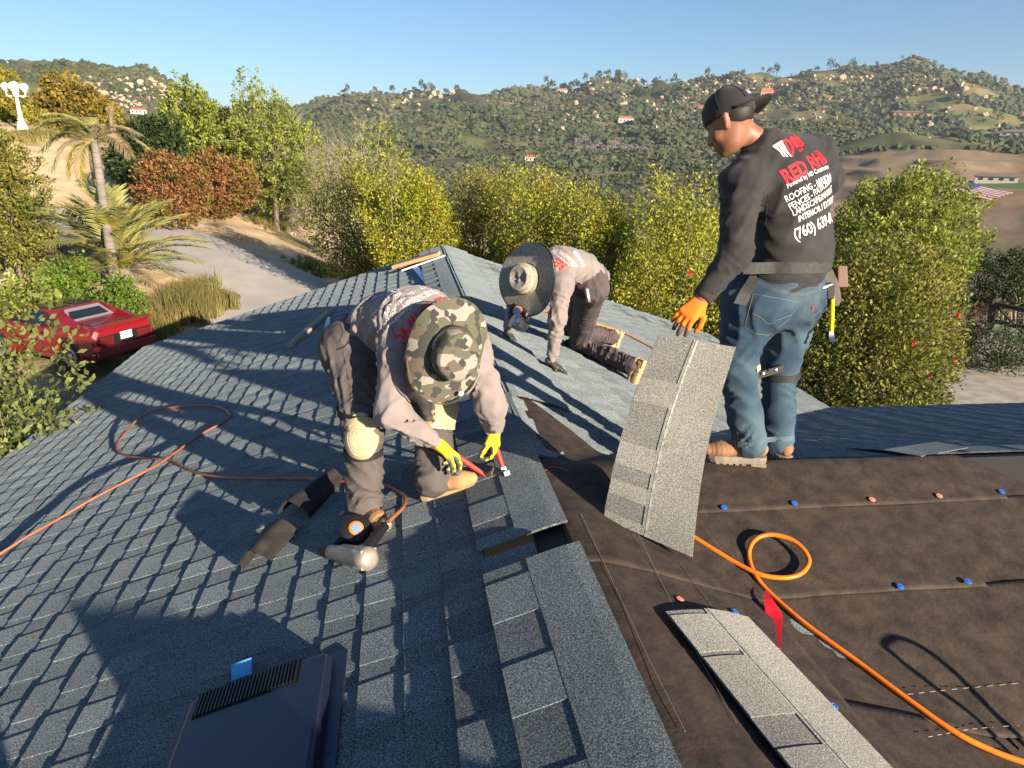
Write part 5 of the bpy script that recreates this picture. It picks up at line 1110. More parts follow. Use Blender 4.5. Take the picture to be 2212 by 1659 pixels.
def shrub(name, label, cat, x0, x1, yt, yb, D, lm, leaf=.05, n=700, m=14, seed=0, group=None, depth=None, lump=.4, twigs=26, bare=0., flowers=0, yg=None, trunk_r=.07, shoot=.34, top=0., low=-.9, fill=.6, spread=.55):
    xc = (x0+x1)/2
    if D is None: D = float(np.hypot(*(on_ground(xc, yb, 8., 120.)-CAM_POS)[:2]))
    ctr = far(xc, (yt+yb)/2, D); dp = (ctr-CAM_POS)@CF; rw = (x1-x0)/2/FPX*dp; zt, zb = far(xc, yt, D)[2], far(xc, yb, D)[2]; g0 = gz(ctr[0], ctr[1])
    if cat != 'tree': zb = min(zb, g0+.05)
    rz = (zt-zb)/2; base = np.array([ctr[0], ctr[1], min(g0, zb) if yg is None else far(xc, yg, D)[2]]); ctr = np.array([ctr[0], ctr[1], (zt+zb)/2])
    o = empty(name, base, label, cat, group); R3 = (rw, depth or rw*.85, rz); P, d, r = crown_points(n, R3, seed, lump, fill, low, top)
    dirs = d*.7+np.array([0, 0, .55])+r.normal(size=d.shape)*.35; dirs /= np.linalg.norm(dirs, axis=1, keepdims=True)
    keep = r.random(len(P)) > bare
    me = leaves_mesh('crown', (P+ctr)[keep], dirs[keep], m, leaf, seed+1, shoot=shoot, spread=spread); link('crown', me, LM[lm], o)
    mb = MB(); hub = ctr-np.array([0, 0, rz*.55]); mb.tube([base-[0, 0, .2], base*.5+hub*.5+[.05, .03, 0], hub], [trunk_r, trunk_r*.8, trunk_r*.6], 7)
    for i in r.choice(len(P), min(twigs, len(P)), replace=False):
        e = P[i]*1.03+ctr; mid = hub*.45+e*.55+r.normal(size=3)*.12*rw; mb.tube(smooth_curve([hub, mid, e], 3), np.linspace(trunk_r*.42, .006+.004*trunk_r, 7), 4)
    mb.build('trunk', M_BARK if bare < .3 else M_TWIG, o, smooth=True)
    if bare > .2:
        V = []; F = []; k = 0
        for i in np.nonzero(~keep)[0]:
            for _ in range(5):
                a = P[i]+ctr+r.normal(size=3)*.05; e = a+(dirs[i]*.8+r.normal(size=3)*.55)*r.uniform(.3, .8); w_ = np.cross(e-a, r.normal(size=3)); w_ = w_/np.linalg.norm(w_)*.009; V += [a-w_, a+w_, e]; F.append((k, k+1, k+2)); k += 3
        link('twigs', fast_mesh('twigs', V, np.array(F)), M_TWIG, o)
    if flowers:
        ii = r.choice(np.nonzero(P[:, 1] < R3[1]*.2)[0], flowers)
        for i in ii:
            c = P[i]*1.05+ctr; mb = MB()
            for _ in range(16):
                e = c+nrm(r.normal(size=3))*.075; mb.tube([c, e], [.012, .004], 3, False)
            mb.build('flower', M_FLOWER, o)
    return o
G_H = None
for a in [  # the hedge beyond the gable, left to right
 ('hedge_bush', 'dark olive bush with a shaded side at the left end of the hedge', 'bush', 700, 880, 352, 610, 25, 'olive', .06, 1100, 13, 51),
 ('hedge_bush', 'bright lime green bush beside the dark olive one behind the roof peak', 'bush', 800, 985, 338, 605, 22, 'bright', .055, 1300, 14, 52),
 ('hedge_bush', 'brownish green hedge bush straight above the roof peak', 'bush', 930, 1130, 338, 610, 23, 'yellow', .055, 1200, 13, 53),
 ('hedge_bush', 'green hedge bush behind the straw hat', 'bush', 1060, 1270, 352, 650, 21, 'bright', .052, 1300, 14, 54),
 ('hedge_bush', 'yellow green hedge bush right of the straw hat with scattered orange blossoms', 'bush', 1210, 1420, 372, 690, 19.5, 'bright', .05, 1400, 14, 55),
 ('hedge_bush', 'hedge bush reaching the bent arm of the standing person', 'bush', 1360, 1580, 395, 740, 18, 'bright', .05, 1500, 14, 56),
 ('hedge_bush', 'low dense hedge bush just beyond the roof edge by the orange glove', 'bush', 1290, 1560, 540, 790, 15.5, 'bright', .045, 1300, 14, 57)]:
    shrub(*a[:9], a[9]*1.55, int(a[10]*1.5), *a[11:13], lump=.62, shoot=.5, twigs=70, bare=.08 if a[8] != 'yellow' else .2, flowers=2, trunk_r=.06, top=.25, spread=.6)
shrub('hedge_bush', 'hedge bush seen between the legs and behind the hip of the standing person', 'bush', 1500, 1720, 500, 800, 17, 'olive', .05, 1000, 13, 58, lump=.5, twigs=50, trunk_r=.06)
shrub('bottlebrush_bush', 'large bottlebrush bush with red flowers right of the standing person', 'bush', 1700, 2075, 520, 872, 15, 'olive', .075, 3200, 14, 60, lump=.22, twigs=110, flowers=26, bare=.10, trunk_r=.08, spread=.5)
shrub('tall_bush', 'tall yellow green tree rising behind the red flowered bush', 'tree', 1790, 2075, 372, 700, 30, 'tree', .14, 1900, 15, 61, lump=.35, twigs=40, top=.3, trunk_r=.16)
shrub('grey_bush', 'dark grey leaved bush behind the right end of the flowering bush', 'bush', 2055, 2190, 520, 640, 34, 'grey', .10, 420, 13, 62)
shrub('conifer_bush', 'dark evergreen at the right edge above the plank gate', 'bush', 2140, 2260, 545, 640, 31, 'dark', .10, 420, 14, 63)
shrub('dark_bush', 'low dark bush behind the rail fence at the right edge', 'bush', 2080, 2260, 712, 775, 22, 'dark', .06, 500, 13, 64, depth=1.)
shrub('bougainvillea', 'crimson leaved shrub beside the rail fence post', 'bush', 2078, 2132, 662, 735, 22.5, 'purple', .07, 130, 10, 65, lump=.6, fill=.9)
shrub('under_bush', 'dark shaded undergrowth below the flowering bush', 'bush', 1690, 2040, 720, 890, 14.4, 'dark', .06, 800, 13, 66, depth=.7)
# left side
shrub('photinia_bush', 'rust red bush, the left and smaller of two', 'bush', 302, 432, 332, 448, 35.5, 'rust', .13, 900, 15, 70, lump=.25, fill=.4)
shrub('photinia_bush', 'rust red bush, the right and larger of two', 'bush', 392, 545, 326, 474, None, 'rust', .13, 1300, 15, 71, lump=.3, fill=.4)
shrub('dark_tree', 'dark green tree behind the queen palm crown', 'tree', 243, 400, 225, 450, 40, 'dark', .17, 1300, 15, 72, lump=.5, trunk_r=.14)
shrub('tall_tree', 'tall bright green tree standing behind the rust red bushes', 'tree', 352, 535, 178, 470, 43, 'tree', .17, 1600, 14, 73, lump=.3, top=.2, bare=.15, trunk_r=.15)
shrub('tall_tree', 'tall yellow green tree right of the bright tall one', 'tree', 478, 690, 186, 470, 42, 'tree', .16, 1600, 13, 74, lump=.3, top=.25, bare=.25, trunk_r=.15)
shrub('dry_shrub', 'grey dry twiggy shrub right of the rust red bushes', 'shrub', 515, 720, 292, 490, None, 'yellow', .11, 1000, 12, 75, bare=.62, lump=.5, twigs=90)
shrub('dry_shrub', 'bare grey twiggy shrub between the tall trees and the hedge', 'shrub', 660, 850, 250, 430, 36, 'olive', .07, 420, 8, 76, bare=.9, lump=.55, twigs=90, top=.3)
shrub('olive_bush', 'olive green bush with dry tips left of the hedge', 'bush', 540, 700, 380, 498, None, 'yellow', .12, 700, 13, 77, bare=.3)
shrub('gold_tree', 'orange gold tree behind the white lamp post', 'tree', 88, 238, 182, 310, 66, 'gold', .26, 1100, 14, 78, lump=.55, trunk_r=.2)
shrub('gold_tree', 'yellow tree at the left edge behind the lamp globes', 'tree', -60, 62, 150, 300, 63, 'yellow', .26, 900, 14, 79, lump=.55, trunk_r=.2)
shrub('olive_bush', 'small olive bush right of the lamp post base', 'bush', 52, 108, 235, 295, 64, 'yellow', .14, 260, 13, 80)
shrub('low_bush', 'brown scrubby bush below the gold tree', 'bush', 120, 260, 270, 335, 58, 'olive', .13, 420, 12, 81, bare=.35)
shrub('left_bush', 'green bush hanging into the left edge above the driveway', 'bush', -70, 62, 275, 490, 27, 'olive', .11, 1200, 14, 82, lump=.55)
shrub('near_bush', 'pale leafy shrub in front of the red car', 'bush', -150, 92, 690, 925, 8.2, 'pale', .08, 900, 12, 83, lump=.5, twigs=60, trunk_r=.035, bare=.15, shoot=.3)
shrub('under_bush', 'shaded green shrub under the left eave', 'bush', -120, 110, 860, 1010, 9.0, 'dark', .07, 300, 12, 84)
for i, (a, b, c, d, D, l, s) in enumerate([(95,150,600,640,22.5,'lime','pale rosette succulents left of the fan palm'),(225,300,612,665,21.5,'lime','bright green rosette succulents at the foot of the spreading palm'),(170,260,655,700,21,'lime','green succulents above the car roof'),(0,110,600,700,21,'tree','green leafy groundcover bush left of the car roof'),(110,190,560,610,24,'lime','rosette succulents behind the left grass tuft')]):
    shrub('succulent_bush', s, 'succulent', a, b, c, d, D, l, .10, 180, 12, 90+i, fill=.35, lump=.3, twigs=6)
# grasses
def grass(label, pts, n, h, m, seed, lean=.35, w_=.012):
    r = np.random.default_rng(seed); V = []; F = []; ti = []; k = 0; P0 = [on_ground(*p) for p in pts]
    for _ in range(n):
        wgt = r.dirichlet(np.ones(len(P0))*.8); c = sum(a*b for a, b in zip(wgt, P0)); x, y = c[0]+r.normal()*.25, c[1]+r.normal()*.25; z = gz(x, y)
        for _ in range(26):
            a = r.uniform(0, 2*PI); l = h*r.uniform(.5, 1.15); bx, by = x+r.normal()*.07, y+r.normal()*.07; le = lean*l*r.uniform(.3, 1.3); dx, dy = math.cos(a), math.sin(a); wx, wy = -dy*w_, dx*w_
            V += [(bx-wx, by-wy, z-.03), (bx+wx, by+wy, z-.03), (bx+dx*le*.35+wx*.7, by+dy*le*.35+wy*.7, z+l*.6), (bx+dx*le*.35-wx*.7, by+dy*le*.35-wy*.7, z+l*.6), (bx+dx*le, by+dy*le, z+l*.93), (bx+dx*le, by+dy*le, z+l*.93)]
            F += [(k, k+1, k+2, k+3), (k+3, k+2, k+4, k+5)]; ti += [r.normal()*.4]*6; k += 6
    F = [tuple(dict.fromkeys(f)) for f in F]; F4 = np.array([F[i] for i in range(0, len(F), 2)]); F3 = np.array([F[i][:3] for i in range(1, len(F), 2)])
    me = fast_mesh('grass', V, [F4, F3], False, ti); o = link('grass', me, m); o['kind'] = 'stuff'; o['label'] = label; return o
GM1 = mat('grass_straw', (.30, .235, .085), .8, (.20, .19, .055), .8, tint=.5, transl=.35); GM2 = mat('grass_green', (.14, .19, .035), .8, (.20, .20, .06), .8, tint=.5, transl=.35); GM3 = mat('grass_plum', (.20, .14, .10), .8, (.26, .20, .10), 1.2, tint=.5, transl=.3)
grass('tall straw grass along the driveway', [(345,655),(430,690),(515,668),(440,610),(400,720),(330,700)], 330, .75, GM1, 1)
grass('shaded straw grass above the car', [(270,690),(330,720),(380,730),(300,740)], 110, .6, GM1, 2)
grass('fluffy plum grass left of the palm', [(30,560),(120,540),(110,610),(20,600)], 170, .7, GM3, 3)
grass('green grass beside the driveway', [(0,500),(100,500),(60,545),(0,545)], 170, .5, GM2, 4)
grass('low weeds left of the car', [(0,620),(110,640),(100,690),(0,690)], 160, .35, GM2, 5)
grass('dry weeds at the foot of the dry shrubs', [(545,480),(640,490),(620,500),(560,495)], 70, .5, GM1, 6)
grass('dry weeds near the lamp post', [(0,300),(100,295),(60,310),(140,300)], 120, .5, GM1, 7, w_=.03)
grass('weeds on the verge under the hedge', [(600,560),(700,570),(690,610),(740,600)], 80, .25, GM2, 8)
# palms
def frond_mesh(L, droop, nl, ll, seed, w_=.018):
    r = np.random.default_rng(seed); t = np.linspace(0, 1, 16); P = np.stack([L*t*(1-.18*t*droop), 0*t, L*(.55*t-(.55+.5*droop)*t*t)*.75], 1); mb = MB(); mb.tube(P, np.linspace(.022, .005, 16), 5); V = [mb.V[0]]; F = list(mb.F); k = mb.n
    for s in (-1, 1):
        for i in range(nl):
            u = .12+.88*i/nl; p = np.array([np.interp(u, t, P[:, j]) for j in range(3)]); tg = nrm([np.interp(u+.03, t, P[:, j])-p[j] for j in range(3)] if u < .96 else P[-1]-P[-2]); d = nrm(tg*.75+np.array([0, s*.75, .28-.5*droop*u])+r.normal(size=3)*.08); l = ll*(.55+.6*math.sin(PI*min(1, u*.95+.05)))
            q = np.cross(d, (0, 0, 1)); q = nrm(q)*w_; e = p+d*l+np.array([0, 0, -.10*l*(1+droop)]); m_ = (p+e)/2+np.array([0, 0, .03*l]); V.append(np.array([p-q*.5, p+q*.5, m_+q, e, m_-q])); F.append((k, k+1, k+2, k+3, k+4)); k += 5
    me = bpy.data.meshes.new('frond'); me.from_pydata([tuple(v) for v in np.concatenate(V)], [], F); me.update(); return me
PM = mat('palm_green', (.17, .20, .07), .6, (.25, .235, .075), 2., transl=.3, randv=.5); PMY = mat('palm_yellow', (.34, .27, .05), .65, (.26, .24, .05), 2., transl=.3, randv=.3); PMD = mat('palm_dead', (.36, .28, .18), .85, (.28, .21, .13), 3., transl=.2)
def frond(me, m, parent, loc, az, el, roll=0., s=1.):
    o = bpy.data.objects.new('frond', me); COL.objects.link(o); o.parent = parent; o.matrix_parent_inverse = mw(parent).inverted()
    o.matrix_basis = Matrix.Translation(Vector(loc)) @ Matrix.Rotation(az, 4, 'Z') @ Matrix.Rotation(-el, 4, 'Y') @ Matrix.Rotation(roll, 4, 'X') @ Matrix.Scale(s, 4)
    if not me.materials: me.materials.append(m)
    elif me.materials[0] != m: o.material_slots[0].link = 'OBJECT'; o.material_slots[0].material = m
b0 = on_ground(272, 618); FR = [frond_mesh(3.0, .45, 38, .55, i, .022) for i in range(4)]
pp_ = empty('date_palm', b0, 'spreading low palm with feathery fronds at the foot of the tall palm trunk', 'palm tree'); mb = MB(); mb.lathe([(.3, -.3), (.34, .1), (.28, .4), (.15, .6)], b0, n=12); mb.build('trunk', M_BARK, pp_)
rp = np.random.default_rng(5)
for i in range(54): frond(FR[i % 4], PMY if i % 6 == 2 else PM, pp_, b0+[0, 0, .45], i*2.399+rp.normal()*.1, [1.4, 1.2, .95, .65, .3][i % 5]+rp.normal()*.1, rp.normal()*.2, rp.uniform(.8, 1.1))
qb, qt = far(238, 545, 25.5), far(203, 302, 25.5); qb = np.array([qb[0], qb[1], min(qb[2], gz(qb[0], qb[1]))])
qp = empty('queen_palm', qb, 'tall leaning palm with a grey ringed trunk and drooping yellow fronds', 'palm tree'); mb = MB(); TP = smooth_curve([qb-[0, 0, .3], qb*.7+qt*.3, qb*.35+qt*.65, qt], 8); mb.tube(TP, [(.165-.06*i/(len(TP)-1))*(1+.02*(i % 2)) for i in range(len(TP))], 14); mb.build('trunk', mat('palm_trunk', (.24, .21, .18), .9, (.13, .11, .095), 3., stretch=(.3, .3, 6), bump=.4, bscale=12), qp, smooth=True)
FQ = [frond_mesh(1.9, .95, 40, .50, 20+i, .012) for i in range(3)]; LA = math.atan2(-CR[1], -CR[0])
for az, el, m, s in ((LA, .9, PM, 1.), (LA+.5, .6, PM, 1.05), (LA-.5, .5, PM, 1.), (LA+.15, .2, PM, 1.05), (LA+.9, .8, PM, .9), (LA-1.0, 1.0, PM, .8), (LA+.3, -.5, PMY, .95), (LA+1.2, -.7, PMY, 1.), (LA-.8, -.8, PMD, .9), (LA+PI, .55, PMD, .95), (LA+PI+.4, .3, PMD, .95), (LA+PI-.4, .1, PMD, 1.), (LA+PI+.9, .0, PMY, .8), (LA+PI-.9, .7, PMD, .8), (LA+.7, -.2, PMD, 1.)): frond(FQ[int(abs(az*10)) % 3], m, qp, qt, az, el, 0., s*.86)
dsk = far(238, 250, 48); mb = MB(); dk = empty('dead_palm', (dsk[0], dsk[1], gz(dsk[0], dsk[1])), 'slender dead palm with hanging pale skirt behind the queen palm', 'palm tree')
zt_ = far(236, 228, 48); zb_ = far(244, 300, 48); mb.tube([(dsk[0], dsk[1], gz(dsk[0], dsk[1])-.3), zb_, dsk, zt_], [.14, .12, .09, .07], 8); mb.build('trunk', M_BARK, dk)
for i in range(12): frond(FQ[i % 3], PMD, dk, far(239, 262, 48)-np.array([0, 0, .1*i]), i*1.9, -1.25, 0., .55)
for i in range(6): frond(FQ[i % 3], PMD, dk, zt_, i*1.1, -1.0, 0., .35)

# ---------------------------------------------------------------- lamp post, car, fence
lb = on_ground(51, 290, 30, 90); 
if np.hypot(*(lb-CAM_POS)[:2]) > 75: lb = far(51, 290, 55)
lb[2] = gz(lb[0], lb[1]); Hl = (288-196)/FPX*((lb-CAM_POS)@CF)
lamp = empty('street_lamp', lb, 'white cast iron lamp post with a cluster of round globes', 'street lamp'); q = Hl
mb = MB(); mb.lathe([(.42, -.2), (.42, .12), (.34, .2), (.26, .55), (.17, .8), (.20, .86), (.13, .95), (.115, q*.55), (.085, q*.86), (.14, q*.88), (.09, q*.93), (.09, q*.98)], lb, n=16); mb.build('pole', M_WHITEP, lamp, smooth=True)
M_GLOBE = mat('milk_glass', (.85, .84, .80), .25)
for k in range(4):
    a = LA+k*PI/2+.35; d = np.array([math.cos(a), math.sin(a), 0]); e = lb+np.array([0, 0, q*.93])+d*.5; mb = MB(); mb.tube(smooth_curve([lb+[0, 0, q*.85], lb+d*.35+[0, 0, q*.82], lb+d*.5+[0, 0, q*.86], e], 5), .045, 7); mb.lathe([(.05, -.05), (.13, 0), (.13, .04)], e, n=12); mb.build('arm', M_WHITEP, lamp, smooth=True)
    mb = MB(); mb.lathe([(.235*math.sin(t), -.235*math.cos(t)) for t in np.linspace(.25, PI-.02, 14)], e+[0, 0, .26], n=18); mb.build('globe', M_GLOBE, lamp, smooth=True)
mb = MB(); mb.lathe([(.235*math.sin(t), -.235*math.cos(t)) for t in np.linspace(.25, PI-.02, 14)], lb+[0, 0, q*.98+.22], n=18); mb.build('globe', M_GLOBE, lamp, smooth=True)
for k in range(6): a = k*PI/3; mb = MB(); mb.tube([lb+[.40*math.cos(a), .40*math.sin(a), .22], lb+[.50*math.cos(a), .50*math.sin(a), -.2]], .06, 6); mb.build('foot', M_WHITEP, lamp)
# sports car, tail towards the house
M_CAR = mat('red_car_paint', (.21, .008, .016), .32, (.17, .007, .013), 3., coat=.5); M_GLASS = mat('tinted_glass', (.012, .016, .022), .06, spec=.7); M_TRIM = mat('grey_trim', (.17, .15, .17), .5)
cz = -4.22; car = empty('sports_car', (-7.35, 17.7, cz+.36), 'red two seat sports car parked with its tail towards the roof', 'car', rz=math.atan2(.50, -.86)); car.scale = (1.05, 1.05, 1.14)
def cpart(mb, name, m, parent=None, bevel=0., smooth=False):
    o = mb.build(name, m, None, smooth, bevel); o.parent = parent or car; return o
def loft(secs):
    mb = MB(); n = len(secs[0][1]); V = [(x, y, z) for x, s in secs for y, z in s]; F = [(i*n+k, (i+1)*n+k, (i+1)*n+(k+1) % n, i*n+(k+1) % n) for i in range(len(secs)-1) for k in range(n)]
    return mb.add(V, F+[tuple(range(n)), tuple(range(len(secs)*n-1, (len(secs)-1)*n-1, -1))])
def sec(hw, zb, zm, zt, tw_=.86): L_ = [(hw*.92, zb), (hw, zb+.12), (hw*1.0, zm-.12), (hw*.975, zm), (hw*tw_, zt), (hw*.4, zt+.012)]; return L_+[(-y, z) for y, z in L_[::-1]]
cpart(loft([(0, sec(.76, .34, .72, .86)), (.06, sec(.81, .28, .80, .91)), (.5, sec(.83, .22, .84, .93)), (1.1, sec(.83, .20, .85, .93)), (2.0, sec(.83, .20, .84, .90)), (2.85, sec(.82, .20, .80, .87)), (3.3, sec(.81, .22, .72, .78)), (3.75, sec(.76, .26, .58, .62)), (3.95, sec(.68, .30, .50, .54))]), 'body', M_CAR, bevel=.02)
mb = MB(); mb.add([(1.30,.60,1.20),(1.30,-.60,1.20),(2.25,-.58,1.20),(2.25,.58,1.20),(1.02,.76,.92),(1.02,-.76,.92),(3.0,-.74,.86),(3.0,.74,.86)], [(0,3,2,1),(0,1,5,4),(3,7,6,2),(0,4,7,3),(1,2,6,5),(4,5,6,7)]); cpart(mb, 'cabin', M_CAR, bevel=.03)
for s in (1, -1):
    mb = MB(); mb.add([(1.36,s*.585,1.19),(1.28,s*.50,1.205),(.42,s*.66,.935),(.42,s*.78,.92),(1.1,s*.77,.93),(1.05,s*.60,.935)], [(0,1,2,3),(0,3,4),(1,5,2),(0,4,5,1)] if s > 0 else [(3,2,1,0),(4,3,0),(2,5,1),(1,5,4,0)]); cpart(mb, 'sail_panel', M_CAR)
    mb = MB(); e = .012; mb.add([(1.62,s*(.622),1.155),(2.2,s*(.612),1.155),(2.86,s*(.748),.885),(1.42,s*(.765),.90)], [(0,1,2,3) if s < 0 else (3,2,1,0)]); V = mb.V[0]; mb.V[0] = V+np.array([0, s*.014, .008]); cpart(mb, 'side_window', M_GLASS)
    mb = MB(); mb.add([(1.54,s*.632,1.15),(1.36,s*.775,.905),(1.12,s*.785,.90)], [(0,1,2) if s > 0 else (2,1,0)]); mb.V[0] = mb.V[0]+np.array([0, s*.012, .008]); cpart(mb, 'quarter_window', M_GLASS)
    mb = MB(); mb.box((1.83, s*.285, 1.212), (.60, .46, .012)); cpart(mb, 'roof_glass', M_GLASS, bevel=.01)
mb = MB(); mb.add([(1.285,.44,1.185),(1.285,-.44,1.185),(1.00,-.60,.955),(1.00,.60,.955)], [(0,1,2,3)]); mb.V[0] = mb.V[0]+np.array([-.02, 0, .008]); fr_ = cpart(mb, 'window_frame', M_TRIM)
mb = MB(); mb.add([(1.22,.40,1.13),(1.22,-.40,1.13),(1.05,-.50,.99),(1.05,.50,.99)], [(0,1,2,3)]); mb.V[0] = mb.V[0]+np.array([-.028, 0, .012]); cpart(mb, 'rear_window', M_GLASS)
mb = MB(); mb.add([(2.27,.54,1.18),(2.27,-.54,1.18),(2.97,-.68,.88),(2.97,.68,.88)], [(3,2,1,0)]); mb.V[0] = mb.V[0]+np.array([.012, 0, .012]); cpart(mb, 'windscreen', M_GLASS)
mb = MB(); mb.box((.66, 0, .948), (.62, 1.0, .02)); lid = cpart(mb, 'engine_lid', M_CAR, bevel=.008)
mb = MB(); mb.box((.33, 0, .948), (.04, 1.1, .016)); cpart(mb, 'lid_gap', M_BLACK)
mb = MB(); mb.box((.02, 0, .985), (.20, 1.50, .030)); mb.box((.05, .70, .945), (.12, .05, .07)); mb.box((.05, -.70, .945), (.12, .05, .07)); cpart(mb, 'spoiler', M_CAR, bevel=.008)
mb = MB(); mb.box((-.004, 0, .66), (.012, 1.40, .22)); tl_ = cpart(mb, 'tail_panel', M_BLACK)
for s in (1, -1):
    mb = MB(); mb.box((-.014, s*.50, .66), (.012, .36, .17)); cpart(mb, 'tail_light', mat('tail_lens', (.14, .012, .012), .2, (.05, .01, .01), 20.))
mb = MB(); mb.box((-.03, 0, .44), (.09, 1.56, .17)); cpart(mb, 'bumper', M_CAR, bevel=.02)
mb = MB(); mb.box((-.018, -.02, .70), (.008, .31, .155)); pl = cpart(mb, 'licence_plate', M_WHITEP)
V, F = text_mesh('2VHE591', .02); mb = MB(); k = .082; V = V-[V[:, 0].mean(), 0, 0]; mb.add(np.stack([np.full(len(V), -.0235), -V[:, 0]*k*.84-.02, V[:, 1]*k+.655], 1), F); o = mb.build('lettering', mat('plate_ink', (.03, .035, .08), .6)); o.parent = pl
for x in (.78, 3.12):
    for s in (1, -1):
        mb = MB(); mb.lathe([(.20, -.10), (.29, -.10), (.305, -.07), (.305, .07), (.29, .10), (.20, .10)], (x, s*.75, .305), (0, 1, 0), 24); wh = cpart(mb, 'wheel', M_RUBBER, smooth=True)
        mb = MB(); mb.lathe([(.20, 0), (.205, .012), (.17, .018), (.14, .004), (.06, .010), (.04, .022), (.004, .022)], (x, s*.845, .305), (0, s, 0), 24); rm = mb.build('rim', mat('alloy', (.45, .45, .45), .35, metal=.7), smooth=True); rm.parent = wh
        for k in range(7):
            a = k*2*PI/7; mb = MB(); mb.lathe([(.028, 0), (.028, .004)], (x+.105*math.cos(a), s*(.857), .305+.105*math.sin(a)), (0, s, 0), 10); hh = mb.build('rim_hole', M_BLACK); hh.parent = wh
        mb = MB(); mb.tube([(x+.36*math.cos(a), s*.822, .305+.36*math.sin(a)) for a in np.linspace(-.2, PI+.2, 16)], .028, 6); cpart(mb, 'wheel_arch', M_CAR, smooth=True)
        mb = MB(); mb.lathe([(.345, 0), (.345, .006)], (x, s*.829, .305), (0, s, 0), 24); cpart(mb, 'wheel_well', M_BLACK)
# rail fence and plank gate at the right
M_RAIL = mat('dark_rail', (.035, .030, .028), .9); M_PLANK = mat('pale_plank', (.46, .33, .20), .85, (.34, .24, .15), 5., stretch=(6, 6, .6))
p0 = on_ground(2140, 716); D0 = np.hypot(*(p0-CAM_POS)[:2]); fe = empty('rail_fence', p0, 'dark timber rail fence with a diagonal brace at the right edge', 'fence')
Fp = lambda x, y, D=D0: far(x, y, D)
for x, yb_, yt_, D in ((2142, 724, 650, D0), (2262, 748, 664, D0*.98)): mb = MB(); mb.tube([Fp(x-3, yb_, D), Fp(x+3, yt_, D)], .10, 8); mb.build('post', M_RAIL, fe, smooth=True)
for a, b_ in (((2146, 655), (2262, 680)), ((2141, 693), (2262, 718))): mb = MB(); mb.tube([Fp(*a), Fp(*b_, D0*.98)], .075, 8); mb.build('rail', M_RAIL, fe, smooth=True)
mb = MB(); mb.tube([Fp(2152, 660), Fp(2240, 752, D0*.98)], .045, 6); mb.build('brace', M_RAIL, fe)
mb = MB(); mb.tube([Fp(2145, 652), Fp(2183, 636, D0*1.25)], .07, 6); mb.build('rail', M_RAIL, fe)
gt = empty('plank_gate', Fp(2190, 700, D0*1.22), 'gate of pale upright planks behind the rail fence', 'gate')
for k in range(16):
    x = 2158+k*9; a, b_ = Fp(x+1, 716+k*.5, D0*1.2), Fp(x+3, 632-k*1.2+3*math.sin(k*2.1), D0*1.2); mb = MB(); d = nrm(b_-a); s = nrm(np.cross(d, CF)); w2 = .5*np.linalg.norm(Fp(x+8, 700, D0*1.2)-Fp(x, 700, D0*1.2)); mb.box((a+b_)/2, (w2*2-.01, .03, np.linalg.norm(b_-a)), np.stack([s, np.cross(d, s), d], 1)); mb.build('plank', M_PLANK, gt)
for y in (650, 690): mb = MB(); mb.tube([Fp(2156, y+2, D0*1.19), Fp(2300, y-2, D0*1.19)], .022, 5); mb.build('wire', M_RAIL, gt)
# stones at the verge
M_STONE = mat('pale_stone', (.46, .36, .26), .9, (.36, .28, .20), 4., bump=.4, bscale=10)
def rock_mesh(seed, n=12, k=8):
    r = np.random.default_rng(seed); V = []; 
    for i in range(k):
        t = PI*(i+.5)/k
        for j in range(n): q = 2*PI*j/n; s = 1+.22*math.sin(2.3*q+seed)*math.sin(3*t+seed)+r.normal()*.06; V.append((math.sin(t)*math.cos(q)*s, math.sin(t)*math.sin(q)*s*.85, math.cos(t)*s*.8))
    F = [(i*n+j, (i+1)*n+j, (i+1)*n+(j+1) % n, i*n+(j+1) % n) for i in range(k-1) for j in range(n)]; mb = MB(); mb.add(V, F+[tuple(range(n-1, -1, -1)), tuple((k-1)*n+j for j in range(n))]); return mb.mesh('boulder', False)
RK = [rock_mesh(i) for i in range(5)]
def rock(P, s, label, m, group=None, k=0, name='boulder', rz=0.):
    o = bpy.data.objects.new(name, RK[k % 5]); COL.objects.link(o); o.location = Vector(P); o.scale = s; o.rotation_euler = (rz*.3, rz*.2, rz)
    if not RK[k % 5].materials: RK[k % 5].materials.append(m)
    o.material_slots[0].link = 'OBJECT'; o.material_slots[0].material = m; tag(o, label, 'boulder' if name == 'boulder' else 'stone', group); return o
for i, (x, y, s, l) in enumerate([(560,492,.28,'pale stone at the foot of the dry weeds, the left of a pair'),(574,495,.22,'small pale stone right beside the first by the weeds'),(630,508,.24,'pale stone in front of the dark shade under the hedge'),(30,610,.55,'big tan rock at the left edge among the grasses'),(70,612,.6,'tan rock under the fluffy plum grass'),(272,440,.6,'flat tan rock behind the palm trunk')]):
    P = on_ground(x, y); rock(P, (s*1.3, s, s*.7), l, M_STONE, None, i, 'stone', i*1.3)
# ---------------------------------------------------------------- the far hillsides
rh_ = np.random.default_rng(99)
def scatter(n, x0, x1, y0, y1, seed, dmin=110, dmax=1650):
    """spots on the land spread evenly over the view"""
    r = np.random.default_rng(seed); out = []; t = np.geomspace(dmin, dmax, 420)
    xs, ys = r.uniform(x0, x1, n), r.uniform(y0, y1, n)
    for i in range(0, n, 2000):
        v = CF + CR*((xs[i:i+2000]-1106)/FPX)[:, None] - CU*((ys[i:i+2000]-829.5)/FPX)[:, None]; v = v/np.hypot(v[:, 0], v[:, 1])[:, None]
        P = CAM_POS+v[:, None]*t[None, :, None]; z = ground_z(P[..., 0], P[..., 1]); hit = P[..., 2] < z; k = hit.argmax(1); ok = hit.any(1) & (k > 0); Q = P[np.arange(len(k)), k]; Q[:, 2] = z[np.arange(len(k)), k]; out.append(Q[ok])
    return np.concatenate(out)
ico_v, ico_f = None, None
